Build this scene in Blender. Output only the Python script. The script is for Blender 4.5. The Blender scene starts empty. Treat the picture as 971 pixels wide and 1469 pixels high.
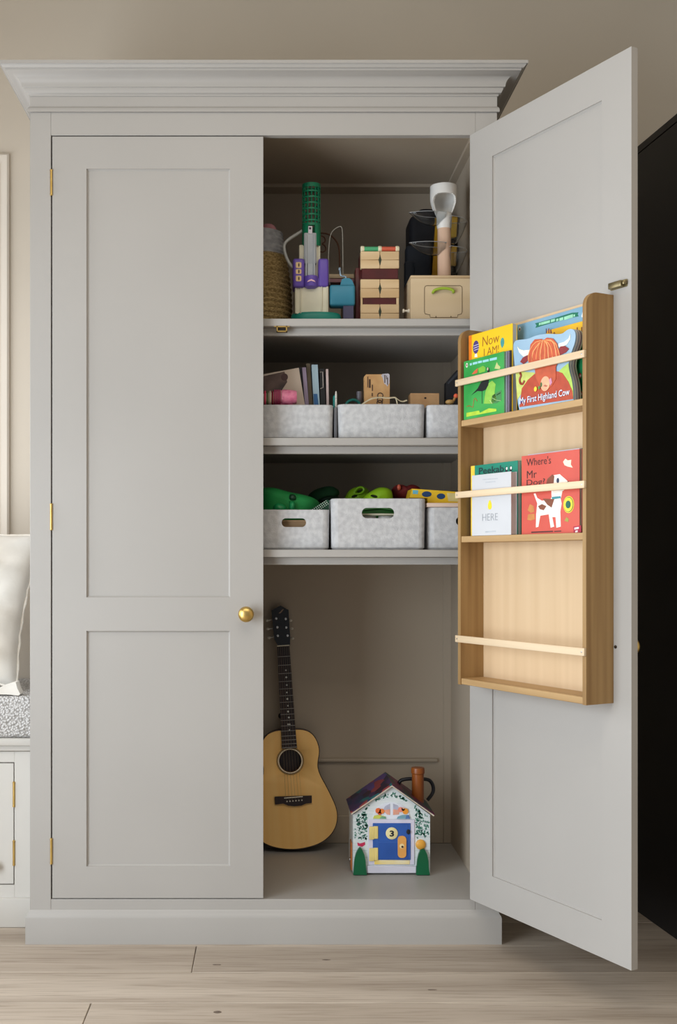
import bpy, bmesh, math, random
from mathutils import Vector, Matrix
random.seed(7)
PI = math.pi
SC = bpy.context.scene
COL = SC.collection
# ------------------------------------------------------------------ camera
U = 0.002                 # one pixel at the wardrobe face = 2 mm
F, VPX, VPY = 1545.0, 385.0, 802.0
CAMH = 1.102
CAM = Vector((0.0, -F * U, CAMH))
cd = bpy.data.cameras.new('camera')
cd.sensor_width = 36.0
cd.lens = F * 36.0 / 1469.0
cd.shift_x = (485.5 - VPX) / 1469.0
cd.shift_y = (VPY - 734.5) / 1469.0
cd.clip_start = 0.05
co = bpy.data.objects.new('camera', cd)
co.location = CAM
co.rotation_euler = (PI / 2, 0, 0)
COL.objects.link(co)
SC.camera = co
# ------------------------------------------------------------------ world, lights, exposure
w = bpy.data.worlds.new('daylight')
SC.world = w
w.use_nodes = True
bg = w.node_tree.nodes['Background']
bg.inputs[0].default_value = (0.92, 0.96, 1.0, 1)
bg.inputs[1].default_value = 0.3

def area(name, loc, rot, sx, sy, power, col):
    l = bpy.data.lights.new(name, 'AREA')
    l.shape = 'RECTANGLE'; l.size = sx; l.size_y = sy
    l.energy = power; l.color = col
    o = bpy.data.objects.new(name, l)
    o.location = loc; o.rotation_euler = rot
    COL.objects.link(o)
    return o
WINX = -1.75
area('window_daylight', (WINX + 0.03, -0.05, 1.45), (0, -PI / 2, 0), 1.4, 0.9, 16, (0.90, 0.94, 1.0))
area('window_daylight', (WINX + 0.03, -2.1, 1.02), (0, -PI / 2, 0), 1.9, 2.1, 95, (0.835, 0.922, 1.0))
area('added_overhead_light', (0.1, -2.3, 3.27), (0, 0, 0), 2.4, 1.4, 33, (1.0, 0.90, 0.77))  # unseen overhead source, added to warm the top and leave shelf undersides dark
SC.view_settings.view_transform = 'Standard'
SC.view_settings.look = 'None'
SC.view_settings.gamma = 1.0
SC.view_settings.use_curve_mapping = False
SC.view_settings.exposure = 0.0

# ------------------------------------------------------------------ material helpers
def lin(c):
    r = []
    for v in c[:3]:
        v = v / 255.0
        r.append(v / 12.92 if v <= 0.04045 else ((v + 0.055) / 1.055) ** 2.4)
    return (r[0], r[1], r[2], 1.0)
MATS = {}
def mat(name, c, rough=0.55, metal=0.0, c2=None, scale=8.0, stretch=(1, 1, 1), bump=0.0, bscale=None,
        spec=0.5, trans=0.0, detail=4.0, rand=False, lo=0.35, hi=0.65, ior=1.45, alpha=1.0):
    if name in MATS:
        return MATS[name]
    m = bpy.data.materials.new(name)
    m.use_nodes = True
    nt = m.node_tree
    b = nt.nodes['Principled BSDF']
    b.inputs['Base Color'].default_value = lin(c)
    b.inputs['Roughness'].default_value = rough
    b.inputs['Metallic'].default_value = metal
    b.inputs['Specular IOR Level'].default_value = spec
    b.inputs['Transmission Weight'].default_value = trans
    b.inputs['IOR'].default_value = ior
    if c2 is not None or bump > 0:
        tc = nt.nodes.new('ShaderNodeTexCoord')
        mp = nt.nodes.new('ShaderNodeMapping')
        mp.inputs['Scale'].default_value = stretch
        nt.links.new(tc.outputs['Object'], mp.inputs['Vector'])
        if rand:
            oi = nt.nodes.new('ShaderNodeObjectInfo')
            mu = nt.nodes.new('ShaderNodeMath'); mu.operation = 'MULTIPLY'; mu.inputs[1].default_value = 40.0
            cb = nt.nodes.new('ShaderNodeCombineXYZ')
            nt.links.new(oi.outputs['Random'], mu.inputs[0])
            for k in range(3):
                nt.links.new(mu.outputs[0], cb.inputs[k])
            nt.links.new(cb.outputs[0], mp.inputs['Location'])
    if c2 is not None:
        nz = nt.nodes.new('ShaderNodeTexNoise')
        nz.inputs['Scale'].default_value = scale
        nz.inputs['Detail'].default_value = detail
        nz.inputs['Roughness'].default_value = 0.3
        nt.links.new(mp.outputs[0], nz.inputs['Vector'])
        cr = nt.nodes.new('ShaderNodeValToRGB')
        cr.color_ramp.elements[0].position = lo; cr.color_ramp.elements[0].color = lin(c)
        cr.color_ramp.elements[1].position = hi; cr.color_ramp.elements[1].color = lin(c2)
        nt.links.new(nz.outputs['Fac'], cr.inputs[0])
        nt.links.new(cr.outputs[0], b.inputs['Base Color'])
        if rand:
            hs = nt.nodes.new('ShaderNodeHueSaturation')
            ma = nt.nodes.new('ShaderNodeMath'); ma.operation = 'MULTIPLY_ADD'
            ma.inputs[1].default_value = 0.14; ma.inputs[2].default_value = 0.93
            nt.links.new(oi.outputs['Random'], ma.inputs[0])
            nt.links.new(ma.outputs[0], hs.inputs['Value'])
            nt.links.new(cr.outputs[0], hs.inputs['Color'])
            nt.links.new(hs.outputs[0], b.inputs['Base Color'])
    if bump > 0:
        n2 = nt.nodes.new('ShaderNodeTexNoise')
        n2.inputs['Scale'].default_value = bscale or scale
        n2.inputs['Detail'].default_value = 3
        nt.links.new(mp.outputs[0], n2.inputs['Vector'])
        bp = nt.nodes.new('ShaderNodeBump')
        bp.inputs['Strength'].default_value = bump
        bp.inputs['Distance'].default_value = 0.004
        nt.links.new(n2.outputs['Fac'], bp.inputs['Height'])
        nt.links.new(bp.outputs[0], b.inputs['Normal'])
    MATS[name] = m
    return m

def patch_mat(name, cols, scale, stretch=(1, 1, 1), rough=0.45):
    m = bpy.data.materials.new(name); m.use_nodes = True
    nt = m.node_tree; b = nt.nodes['Principled BSDF']
    tc = nt.nodes.new('ShaderNodeTexCoord'); mp = nt.nodes.new('ShaderNodeMapping')
    mp.inputs['Scale'].default_value = stretch
    vo = nt.nodes.new('ShaderNodeTexVoronoi'); vo.inputs['Scale'].default_value = scale
    sp = nt.nodes.new('ShaderNodeSeparateColor')
    cr = nt.nodes.new('ShaderNodeValToRGB'); cr.color_ramp.interpolation = 'CONSTANT'
    el = cr.color_ramp.elements
    while len(el) < len(cols):
        el.new(0.5)
    for i, c in enumerate(cols):
        el[i].position = i / len(cols); el[i].color = lin(c)
    nt.links.new(tc.outputs['Object'], mp.inputs['Vector'])
    nt.links.new(mp.outputs[0], vo.inputs['Vector'])
    nt.links.new(vo.outputs['Color'], sp.inputs[0])
    nt.links.new(sp.outputs[0], cr.inputs[0])
    nt.links.new(cr.outputs[0], b.inputs['Base Color'])
    b.inputs['Roughness'].default_value = rough
    return m

def wood(name, c, c2, axis='z', rough=0.5, fine=55.0, along=2.2, rand=True, bump=0.08):
    st = {'x': (along, fine, fine), 'y': (fine, along, fine), 'z': (fine, fine, along)}[axis]
    return mat(name, c, rough, c2=c2, scale=1.0, stretch=st, bump=bump, bscale=1.6, detail=5, rand=rand, lo=0.3, hi=0.7)

PAINT = mat('greige_paint', (171, 167, 162), 0.42, c2=(174, 170, 165), scale=3, bump=0.02, bscale=60)
WALLP = mat('taupe_wall_paint', (200, 189, 173), 0.8, c2=(204, 193, 177), scale=2.5, bump=0.03, bscale=90)
WHITE = mat('white_paint', (225, 222, 216), 0.5)
CEIL = mat('ceiling_paint', (226, 221, 212), 0.9)
BRASS = mat('brushed_brass', (216, 184, 112), 0.34, 1.0, c2=(206, 172, 100), scale=40)
STEEL = mat('steel', (190, 190, 190), 0.3, 1.0)
OAKF = wood('oak_floor', (198, 184, 168), (170, 155, 139), 'x', 0.55, 14, 0.9)
def floor_grain(m):
    nt = m.node_tree
    b = nt.nodes['Principled BSDF']
    src = b.inputs['Base Color'].links[0].from_socket
    tc = nt.nodes.new('ShaderNodeTexCoord'); mp = nt.nodes.new('ShaderNodeMapping'); mp.inputs['Scale'].default_value = (5, 130, 1)
    nz = nt.nodes.new('ShaderNodeTexNoise'); nz.inputs['Scale'].default_value = 1.0; nz.inputs['Detail'].default_value = 6; nz.inputs['Distortion'].default_value = 0.6
    cr = nt.nodes.new('ShaderNodeValToRGB')
    cr.color_ramp.elements[0].position = .30; cr.color_ramp.elements[0].color = (.66, .63, .60, 1)
    cr.color_ramp.elements[1].position = .52; cr.color_ramp.elements[1].color = (1, 1, 1, 1)
    mx = nt.nodes.new('ShaderNodeMix'); mx.data_type = 'RGBA'; mx.blend_type = 'MULTIPLY'; mx.inputs[0].default_value = 0.8
    nt.links.new(tc.outputs['Object'], mp.inputs['Vector']); nt.links.new(mp.outputs[0], nz.inputs['Vector']); nt.links.new(nz.outputs['Fac'], cr.inputs[0])
    nt.links.new(src, mx.inputs[6]); nt.links.new(cr.outputs[0], mx.inputs[7]); nt.links.new(mx.outputs[2], b.inputs['Base Color'])
floor_grain(OAKF)
OAKZ = wood('oak_rack_upright', (170, 136, 88), (146, 112, 68), 'z', 0.5, 60, 2.0)
OAKX = wood('oak_rack_shelf', (196, 162, 114), (174, 138, 92), 'x', 0.5, 60, 2.0)
ASH = wood('pale_ash', (232, 209, 176), (219, 192, 156), 'x', 0.5, 60, 2.0)
OAKB = wood('oak_back_board', (212, 184, 148), (204, 175, 138), 'z', 0.5, 40, 1.0)
PLY = wood('birch_ply', (214, 192, 158), (202, 178, 142), 'x', 0.5, 18, 3.0)
FELT = mat('grey_felt', (184, 184, 186), 0.95, c2=(201, 201, 202), scale=70, bump=0.35, bscale=260, detail=6)
BLACKP = mat('black_matt_lacquer', (24, 23, 24), 0.5, c2=(30, 29, 29), scale=5)
PLA = {}
def plastic(c, rough=0.4):
    k = 'plastic_%d_%d_%d' % c
    return mat(k, c, rough, c2=tuple(min(255, int(v * 1.05) + 2) for v in c), scale=20)
def ink(c):
    return mat('print_%d_%d_%d' % c, c, 0.45, c2=tuple(min(255, int(v * 1.06) + 2) for v in c), scale=60)

# ------------------------------------------------------------------ mesh builder
class MB:
    def __init__(s):
        s.bm = bmesh.new(); s.mi = 0
    def _fin(s, faces, smooth=False):
        for f in faces:
            f.material_index = s.mi; f.smooth = smooth
    def box(s, x0, x1, y0, y1, z0, z1, bev=0.0, seg=2, rot=None, smooth=False):
        if x0 > x1: x0, x1 = x1, x0
        if y0 > y1: y0, y1 = y1, y0
        if z0 > z1: z0, z1 = z1, z0
        t = bmesh.new()
        bmesh.ops.create_cube(t, size=1.0)
        for v in t.verts:
            v.co = Vector(((v.co.x + .5) * (x1 - x0) + x0, (v.co.y + .5) * (y1 - y0) + y0, (v.co.z + .5) * (z1 - z0) + z0))
        if bev > 0:
            bmesh.ops.bevel(t, geom=t.edges[:], offset=bev, segments=seg, affect='EDGES', profile=0.5)
        if rot is not None:
            c = Vector(((x0 + x1) / 2, (y0 + y1) / 2, (z0 + z1) / 2))
            for v in t.verts:
                v.co = c + rot @ (v.co - c)
        s.merge(t, smooth)
        return s
    def merge(s, t, smooth=False):
        mp = {}
        for v in t.verts:
            mp[v] = s.bm.verts.new(v.co)
        fs = []
        for f in t.faces:
            try:
                fs.append(s.bm.faces.new([mp[v] for v in f.verts]))
            except ValueError:
                pass
        s._fin(fs, smooth)
        t.free()
    def prism(s, pts, y0, y1, smooth=False):
        """polygon in xz extruded along y"""
        a = [s.bm.verts.new((p[0], y0, p[1])) for p in pts]
        b = [s.bm.verts.new((p[0], y1, p[1])) for p in pts]
        fs = [s.bm.faces.new(a), s.bm.faces.new(b[::-1])]
        n = len(pts)
        sd = [s.bm.faces.new((a[i], b[i], b[(i + 1) % n], a[(i + 1) % n])) for i in range(n)]
        s._fin(fs); s._fin(sd, smooth)
        return s
    def prism_z(s, pts, z0, z1, smooth=False):
        a = [s.bm.verts.new((p[0], p[1], z0)) for p in pts]
        b = [s.bm.verts.new((p[0], p[1], z1)) for p in pts]
        fs = [s.bm.faces.new(a[::-1]), s.bm.faces.new(b)]
        n = len(pts)
        sd = [s.bm.faces.new((a[i], a[(i + 1) % n], b[(i + 1) % n], b[i])) for i in range(n)]
        s._fin(fs); s._fin(sd, smooth)
        return s
    def prism_x(s, pts, x0, x1, smooth=False):
        """polygon in yz extruded along x"""
        a = [s.bm.verts.new((x0, p[0], p[1])) for p in pts]
        b = [s.bm.verts.new((x1, p[0], p[1])) for p in pts]
        fs = [s.bm.faces.new(a), s.bm.faces.new(b[::-1])]
        n = len(pts)
        sd = [s.bm.faces.new((a[i], b[i], b[(i + 1) % n], a[(i + 1) % n])) for i in range(n)]
        s._fin(fs); s._fin(sd, smooth)
        return s
    def tube(s, pts, r, n=8, closed=False, cap=True):
        pts = [Vector(p) for p in pts]
        rs = r if isinstance(r, (list, tuple)) else [r] * len(pts)
        rings = []
        m = len(pts)
        up = None
        for i, p in enumerate(pts):
            if closed:
                d = pts[(i + 1) % m] - pts[i - 1]
            else:
                d = pts[min(i + 1, m - 1)] - pts[max(i - 1, 0)]
            d.normalize()
            if up is None:
                up = Vector((0, 0, 1)) if abs(d.z) < 0.9 else Vector((1, 0, 0))
            a = d.cross(up)
            if a.length < 1e-5:
                a = d.cross(Vector((0, 1, 0)))
            a.normalize()
            b = a.cross(d).normalized()
            up = b
            rings.append([s.bm.verts.new(p + (a * math.cos(2 * PI * k / n) + b * math.sin(2 * PI * k / n)) * rs[i]) for k in range(n)])
        fs = []
        for i in range(m if closed else m - 1):
            A, B = rings[i], rings[(i + 1) % m]
            for k in range(n):
                fs.append(s.bm.faces.new((A[k], B[k], B[(k + 1) % n], A[(k + 1) % n])))
        s._fin(fs, True)
        if cap and not closed:
            s._fin([s.bm.faces.new(rings[0]), s.bm.faces.new(rings[-1][::-1])])
        return s
    def lathe(s, prof, c=(0, 0, 0), n=24, axis='z', cap=True, smooth=True, sx=1.0, sy=1.0):
        """profile [(r,h)] turned about the axis through c"""
        c = Vector(c)
        rings = []
        for r, h in prof:
            ring = []
            for k in range(n):
                a = 2 * PI * k / n
                p, q = r * math.cos(a) * sx, r * math.sin(a) * sy
                v = {'z': (p, q, h), 'y': (p, h, q), 'x': (h, p, q)}[axis]
                ring.append(s.bm.verts.new(c + Vector(v)))
            rings.append(ring)
        fs = []
        for A, B in zip(rings, rings[1:]):
            for k in range(n):
                fs.append(s.bm.faces.new((A[k], A[(k + 1) % n], B[(k + 1) % n], B[k])))
        s._fin(fs, smooth)
        if cap:
            s._fin([s.bm.faces.new(rings[0][::-1]), s.bm.faces.new(rings[-1])])
        return s
    def ell(s, c, rx, ry, rz, nu=20, nv=12, rot=None, fn=None):
        t = bmesh.new()
        bmesh.ops.create_uvsphere(t, u_segments=nu, v_segments=nv, radius=1.0)
        c = Vector(c)
        for v in t.verts:
            p = v.co.copy()
            if fn: p = fn(p)
            p = Vector((p.x * rx, p.y * ry, p.z * rz))
            if rot is not None: p = rot @ p
            v.co = c + p
        s.merge(t, True)
        return s
    def build(s, name, m, parent=None, mods=None, mats=None):
        bmesh.ops.recalc_face_normals(s.bm, faces=s.bm.faces[:])
        me = bpy.data.meshes.new(name)
        s.bm.to_mesh(me); s.bm.free()
        me.set_sharp_from_angle(angle=math.radians(40))
        for q in (mats or [m]):
            me.materials.append(q)
        o = bpy.data.objects.new(name, me)
        COL.objects.link(o)
        if parent is not None:
            o.parent = parent
        return o

class Fr:
    """a thing: Empty with a frame (front faces local -y); uv() turns a pixel into a point of a local plane"""
    def __init__(s, name, label, cat, loc=(0, 0, 0), rot=None, group=None, kind=None):
        s.M = Matrix.Translation(Vector(loc)) @ (rot.to_4x4() if rot is not None else Matrix.Identity(4))
        s.I = s.M.inverted()
        if name:
            o = bpy.data.objects.new(name, None)
            COL.objects.link(o)
            o.empty_display_size = 0.05
            o.matrix_world = s.M
            o['label'] = label; o['category'] = cat
            if group: o['group'] = group
            if kind: o['kind'] = kind
            s.o = o
    def uv(s, px, py, y=0.0):
        c = s.I @ CAM
        d = s.I.to_3x3() @ Vector(((px - VPX) * U, F * U, (VPY - py) * U))
        t = (y - c.y) / d.y
        p = c + d * t
        return (p.x, p.z)
    def poly(s, pts, view, y=0.0):
        return [s.uv(*view(*p), y) for p in pts]

def V(x0, y0, sc):
    return lambda x, y: (x0 + x / sc, y0 + y / sc)
PXV = lambda x, y: (x, y)
def tag(o, label, cat, group=None, kind=None):
    o['label'] = label; o['category'] = cat
    if group: o['group'] = group
    if kind: o['kind'] = kind
    return o
def structure(o, label=None):
    o['kind'] = 'structure'
    if label: o['label'] = label
    return o
def wpt(px, py, D):
    return Vector(((px - VPX) * D / F * U, (D - F) * U, (VPY - py) * D / F * U + CAMH))
def Yd(D):
    return (D - F) * U
def zf(y, out=0.0):
    """height at the face plane (or `out` pixels proud of it) of image row y"""
    return CAMH + (VPY - y) * (F - out) / F * U
def dup(o, parent=None):
    c = o.copy(); COL.objects.link(c)
    if parent is not None: c.parent = parent
    for ch in list(o.children):
        dup(ch, c)
    return c
def circ(cx, cz, r, n=24, rz=None, a0=0, a1=2 * PI):
    rz = rz or r
    full = abs(a1 - a0 - 2 * PI) < 1e-6
    m = n if full else n + 1
    return [(cx + r * math.cos(a0 + (a1 - a0) * k / n), cz + rz * math.sin(a0 + (a1 - a0) * k / n)) for k in range(m)]
def rrect(x0, x1, z0, z1, r, n=5):
    pts = []
    for cx, cz, a in ((x1 - r, z1 - r, 0), (x0 + r, z1 - r, PI / 2), (x0 + r, z0 + r, PI), (x1 - r, z0 + r, 1.5 * PI)):
        for k in range(n + 1):
            t = a + PI / 2 * k / n
            pts.append((cx + r * math.cos(t), cz + r * math.sin(t)))
    return pts
def smooth_poly(pts, it=2, closed=True):
    for _ in range(it):
        q = []
        n = len(pts)
        for i in range(n if closed else n - 1):
            a, b = pts[i], pts[(i + 1) % n]
            q.append((a[0] * .75 + b[0] * .25, a[1] * .75 + b[1] * .25))
            q.append((a[0] * .25 + b[0] * .75, a[1] * .25 + b[1] * .75))
        if not closed:
            q = [pts[0]] + q + [pts[-1]]
        pts = q
    return pts
def smooth3(pts, it=2):
    pts = [Vector(p) for p in pts]
    for _ in range(it):
        q = [pts[0]]
        for a, b in zip(pts, pts[1:]):
            q += [a * .75 + b * .25, a * .25 + b * .75]
        q.append(pts[-1]); pts = q
    return pts
def flat(pts, y, m, parent, name, th=0.0006):
    """thin print or applique lying on a front face at local depth y"""
    b = MB(); b.prism(pts, y - th, y + 0.0002)
    return b.build(name, m, parent)
def text(body, x0, x1, z0, z1, y, m, parent, name='lettering', shear=0.0, slope=0.0, bold=0.0):
    cu = bpy.data.curves.new('t', 'FONT')
    cu.body = body; cu.resolution_u = 3
    cu.shear = shear; cu.offset = bold
    to = bpy.data.objects.new('t', cu)
    COL.objects.link(to)
    bpy.context.view_layer.update()
    me = bpy.data.meshes.new_from_object(to)
    bpy.data.objects.remove(to); bpy.data.curves.remove(cu)
    xs = [v.co.x for v in me.vertices]; ys = [v.co.y for v in me.vertices]
    a, b_, c, d = min(xs), max(xs), min(ys), max(ys)
    for v in me.vertices:
        tx = (v.co.x - a) / (b_ - a); tz = (v.co.y - c) / (d - c)
        v.co = Vector((x0 + (x1 - x0) * tx, y, z0 + (z1 - z0) * tz + slope * tx))
    me.name = name
    me.materials.clear(); me.materials.append(m)
    o = bpy.data.objects.new(name, me)
    COL.objects.link(o); o.parent = parent
    return o
def rotz(deg): return Matrix.Rotation(math.radians(deg), 3, 'Z')
def rotx(deg): return Matrix.Rotation(math.radians(deg), 3, 'X')
def roty(deg): return Matrix.Rotation(math.radians(deg), 3, 'Y')
# ================================================================== the setting
WB = Yd(1868)                                    # back wall plane
RX, CZ, YF = 2.4, 3.3, -4.7
b = MB(); b.box(WINX - .2, RX + .1, YF, WB + .1, -0.12, -0.015)
FLOOR = structure(b.build('floor', mat('subfloor', (70, 58, 46), 0.9, c2=(60, 50, 40))), 'pale oak plank floor')
bounds = [-0.022 + 0.197 * k for k in range(4, -1, -1)]
y = 0.963
row = 0
joints = {0: -0.205, 2: -0.44, 1: 1.35, 3: 0.6}
y1 = -0.022 + 0.197 * 4
while y1 > YF:
    y0 = max(y1 - 0.197, YF); yt = min(y1, WB)
    k = round((-0.022 - y1) / 0.197)
    if yt > y0 + 0.02:
        j = joints.get(k, random.uniform(-1, 1))
        xs = [WINX]
        x = j - 2.1 * 2
        while x < RX:
            if WINX + 0.05 < x < RX - 0.05: xs.append(x)
            x += 2.1
        xs.append(RX)
        for xa, xb in zip(xs, xs[1:]):
            q = MB(); q.box(xa + .0008, xb - .0008, y0 + .0008, yt - .0008, -0.0149, 0.0, 0.0016, 1)
            q.build('plank', OAKF, FLOOR)
    y1 -= 0.197
# knots in the boards that show them
KNOT = mat('dark_knot', (92, 78, 68), 0.7, c2=(128, 112, 98), scale=60)
for (px, py, rx, ry) in ((312, 1452, .010, .007), (311, 1384, .012, .004), (468, 1377, .012, .003), (620, 1420, .012, .003)):
    D = CAMH * F / (py - VPY) / U
    c = wpt(px, py, D)
    q = MB(); q.prism_z(circ(c.x, c.y, rx, 14, ry), -0.001, 0.0004)
    q.build('knot', KNOT, FLOOR)

b = MB(); b.box(WINX - .2, RX + .1, WB, WB + .1, 0, CZ)
structure(b.build('wall_back', WALLP), 'taupe painted wall behind the wardrobe')
b = MB(); b.box(RX, RX + .1, YF, WB, 0, CZ)
structure(b.build('wall_right', WALLP), 'taupe painted side wall')
b = MB()
for q in ((WINX - .2, -1.15, YF, WB + .1), (1.35, RX + .1, YF, WB + .1), (-1.15, 1.35, YF, -3.05), (-1.15, 1.35, -1.55, WB + .1)):
    b.box(q[0], q[1], q[2], q[3], CZ, CZ + .1)
structure(b.build('ceiling', CEIL), 'off-white ceiling')
wins = ((-0.5, 0.4, .75, 2.15), (-3.2, -1.0, .03, 2.05))
b = MB()
yy = [YF, -3.2, -1.0, -0.5, 0.4, WB]
for k in (0, 2, 4):
    b.box(WINX - .2, WINX, yy[k], yy[k + 1], 0, CZ)
for a, c, z0, z1 in wins:
    b.box(WINX - .2, WINX, a, c, 0, z0); b.box(WINX - .2, WINX, a, c, z1, CZ)
structure(b.build('wall_left', WALLP), 'taupe wall with tall windows')
for i, (a, c, z0, z1) in enumerate(wins):
    q = MB()
    q.box(WINX - .12, WINX - .06, a, c, z0, z0 + .06); q.box(WINX - .12, WINX - .06, a, c, z1 - .06, z1)
    for t in (a, (a + c) / 2 - .03, c - .06):
        q.box(WINX - .12, WINX - .06, t, t + .06, z0 + .06, z1 - .06)
    wn = structure(q.build('window_%d' % (i + 1), WHITE), 'white framed window')
    for t in (a + .06, (a + c) / 2 + .03):
        g = MB(); g.box(WINX - .092, WINX - .088, t, t + (c - a) / 2 - .09, z0 + .06, z1 - .06)
        g.build('pane', mat('window_glass', (235, 240, 242), 0.02, trans=1.0), wn)
# panel moulding on the wall above the window seat
xr = wpt(14, 222, 1868).x; zt = wpt(0, 222, 1868).z; zb = wpt(0, 793, 1868).z; xl = xr - .75
b = MB()
prof = [(0, 0), (0.0, .012), (.006, .016), (.014, .012), (.020, .006), (.030, .004), (.030, 0)]
ring = []
for (sx, sz, cx, cz) in ((-1, -1, xr, zt), (-1, 1, xr, zb), (1, 1, xl, zb), (1, -1, xl, zt)):
    ring.append([b.bm.verts.new((cx + sx * o, WB - h, cz + sz * o)) for o, h in prof])
for k in range(4):
    A, B = ring[k], ring[(k + 1) % 4]
    b._fin([b.bm.faces.new((A[i], A[i + 1], B[i + 1], B[i])) for i in range(len(prof) - 1)])
structure(b.build('trim_1', mat('cream_trim', (206, 196, 182), 0.6, c2=(210, 200, 186), scale=4)), 'raised panel moulding on the wall over the window seat')
b = MB(); b.box(.70, RX, WB - .018, WB, 0, .16, .003)
structure(b.build('baseboard_back', PAINT), 'painted baseboard')

# ================================================================== wardrobe
XL, XR = -342 * U, 328 * U
OL, OR = -312 * U, 297 * U                       # door opening
TOPR, BOTR = zf(194), zf(1290)
YB = Yd(1860)
W = Fr('wardrobe', 'tall greige painted two-door wardrobe with moulded cornice, right door standing open', 'wardrobe', (0, 0.3, 0))
def wb():  # world-coordinate builder for the wardrobe: shift into its frame on build
    return MB()
def wbuild(b, name, m=PAINT, parent=None, label=None):
    for v in b.bm.verts: v.co.y -= 0.3
    o = b.build(name, m, parent or W.o)
    if label: o['label'] = label
    return o
T = .022
ZFR = zf(161)                                    # top of face frame
for a, c in ((XL, OL), (OR, XR)):
    wbuild(MB().box(a, c, 0, T, 0.02, ZFR, .0008, 1), 'stile')
wbuild(MB().box(OL, OR, 0.0002, T, TOPR, ZFR, .0008, 1), 'top_rail')
wbuild(MB().box(OL, OR, 0.0002, T, 0.02, BOTR, .0012, 1), 'bottom_rail')
ZCE = CAMH + 634 * U
wbuild(MB().box(XL, XL + .028, T, YB, 0.02, ZFR + .05), 'side_panel')
wbuild(MB().box(XR - .028, XR, T, YB, 0.02, ZFR + .05), 'side_panel')
IL, IR = XL + .028, XR - .028
YK = Yd(1852)
INT = mat('interior_paint_warm_shade', (176, 162, 144), 0.5, c2=(180, 166, 148), scale=3)  # same paint as outside, with the cupboard's brown shade put into its colour
for a, c in ((IL, IL + .0015), (IR - .0015, IR)):
    wbuild(MB().box(a, c, T + .0005, YK, BOTR, ZCE), 'side_shade_sheet', INT)  # thin sheets added to carry the shaded tone on the side walls
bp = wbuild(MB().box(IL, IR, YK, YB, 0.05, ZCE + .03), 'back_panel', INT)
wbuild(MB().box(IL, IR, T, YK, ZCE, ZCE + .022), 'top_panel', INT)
wbuild(MB().box(IL, IR, T, YK, BOTR - .022, BOTR - .0004), 'base_panel')
# framing of the back
pr = wpt(636, 1170, 1850)
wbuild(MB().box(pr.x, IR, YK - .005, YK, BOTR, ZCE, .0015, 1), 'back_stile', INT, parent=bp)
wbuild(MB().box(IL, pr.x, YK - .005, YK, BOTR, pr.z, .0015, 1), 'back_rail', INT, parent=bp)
l1 = wpt(627, 1088, 1848); l2 = wpt(627, 1092.5, 1848)
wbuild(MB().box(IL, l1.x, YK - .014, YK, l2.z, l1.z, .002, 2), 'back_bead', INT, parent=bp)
# battens under the top
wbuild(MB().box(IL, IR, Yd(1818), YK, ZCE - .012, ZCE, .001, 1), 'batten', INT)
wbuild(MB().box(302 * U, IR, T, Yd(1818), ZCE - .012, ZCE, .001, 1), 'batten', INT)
# shelves
SD = 1562
SHZ = {}
for i, (ya, yb_) in enumerate(((457, 469), (628, 637.5), (788.5, 799.5))):
    z1 = wpt(0, ya, SD).z; z0 = z1 - 0.022
    SHZ[i] = z1
    s = wbuild(MB().box(IL, IR, Yd(SD), YK, z0, z1, .0012, 1), 'shelf')
    wbuild(MB().box(IL, IR, Yd(SD) + .026, Yd(SD) + .046, z0 - .022, z0, .001, 1), 'shelf_rail', parent=s)
# plinth: stepped board with a moulded top edge, mitred round three sides
def sweep(b, prof, xl, xr, yf, yb):
    """profile [(out,z)] swept left-front-right round the carcass"""
    cols = []
    for o, z in prof:
        cols.append([b.bm.verts.new(p) for p in ((xl - o, yb, z), (xl - o, yf - o, z), (xr + o, yf - o, z), (xr + o, yb, z))])
    for A, B in zip(cols, cols[1:]):
        b._fin([b.bm.faces.new((A[k], A[k + 1], B[k + 1], B[k])) for k in range(3)])
    for k in (0, 3):
        b._fin([b.bm.faces.new([c[k] for c in cols])])
    b._fin([b.bm.faces.new(cols[0]), b.bm.faces.new(cols[-1][::-1])])
    return b
pz = lambda y, o: zf(y, o)
b = MB()
sweep(b, [(-.004, 0), (.011, 0), (.011, pz(1318, 5.5)), (.0095, pz(1314.5, 5)), (.006, pz(1312, 3)), (.004, pz(1308, 2)), (.0, pz(1305, 0)), (-.004, pz(1305, 0))], XL, XR, 0, YB)
wbuild(b, 'plinth')
b = MB()
sweep(b, [(-.004, ZFR + .0), (0.005, ZFR), (.006, zf(160, 3)), (.006, zf(156, 3)), (.004, zf(154, 2)), (0.0, zf(153, 0)), (0, zf(137)), (-.004, zf(137))], XL, XR, 0, YB)
wbuild(b, 'frieze')
b = MB()
pf = [(-.004, zf(138)), (.003, zf(138, 1)), (.004, zf(135.5, 2)), (.010, zf(133, 5)), (.014, zf(128, 7)), (.0145, zf(126, 7)), (.019, zf(124.5, 9)), (.020, zf(122, 10))]
for k in range(1, 9):
    t = k / 8 * PI / 2
    pf.append((.020 + .032 * (1 - math.cos(t)), zf(122, 10) + (zf(102, 26) - zf(122, 10)) * math.sin(t)))
pf += [(.056, zf(101, 27)), (.057, zf(98, 28)), (.062, zf(96.5, 31)), (.067, zf(93, 33)), (.068, zf(91, 34)), (.072, zf(90.5, 35.5)), (.072, zf(86, 35.5)), (-.004, zf(86, 35.5) + .001)]
sweep(b, pf, XL, XR, 0, WB - .001)
wbuild(b, 'cornice')
wbuild(MB().box(XL, XR, 0.005, YB, zf(95), zf(88), 0), 'top_board')

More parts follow.
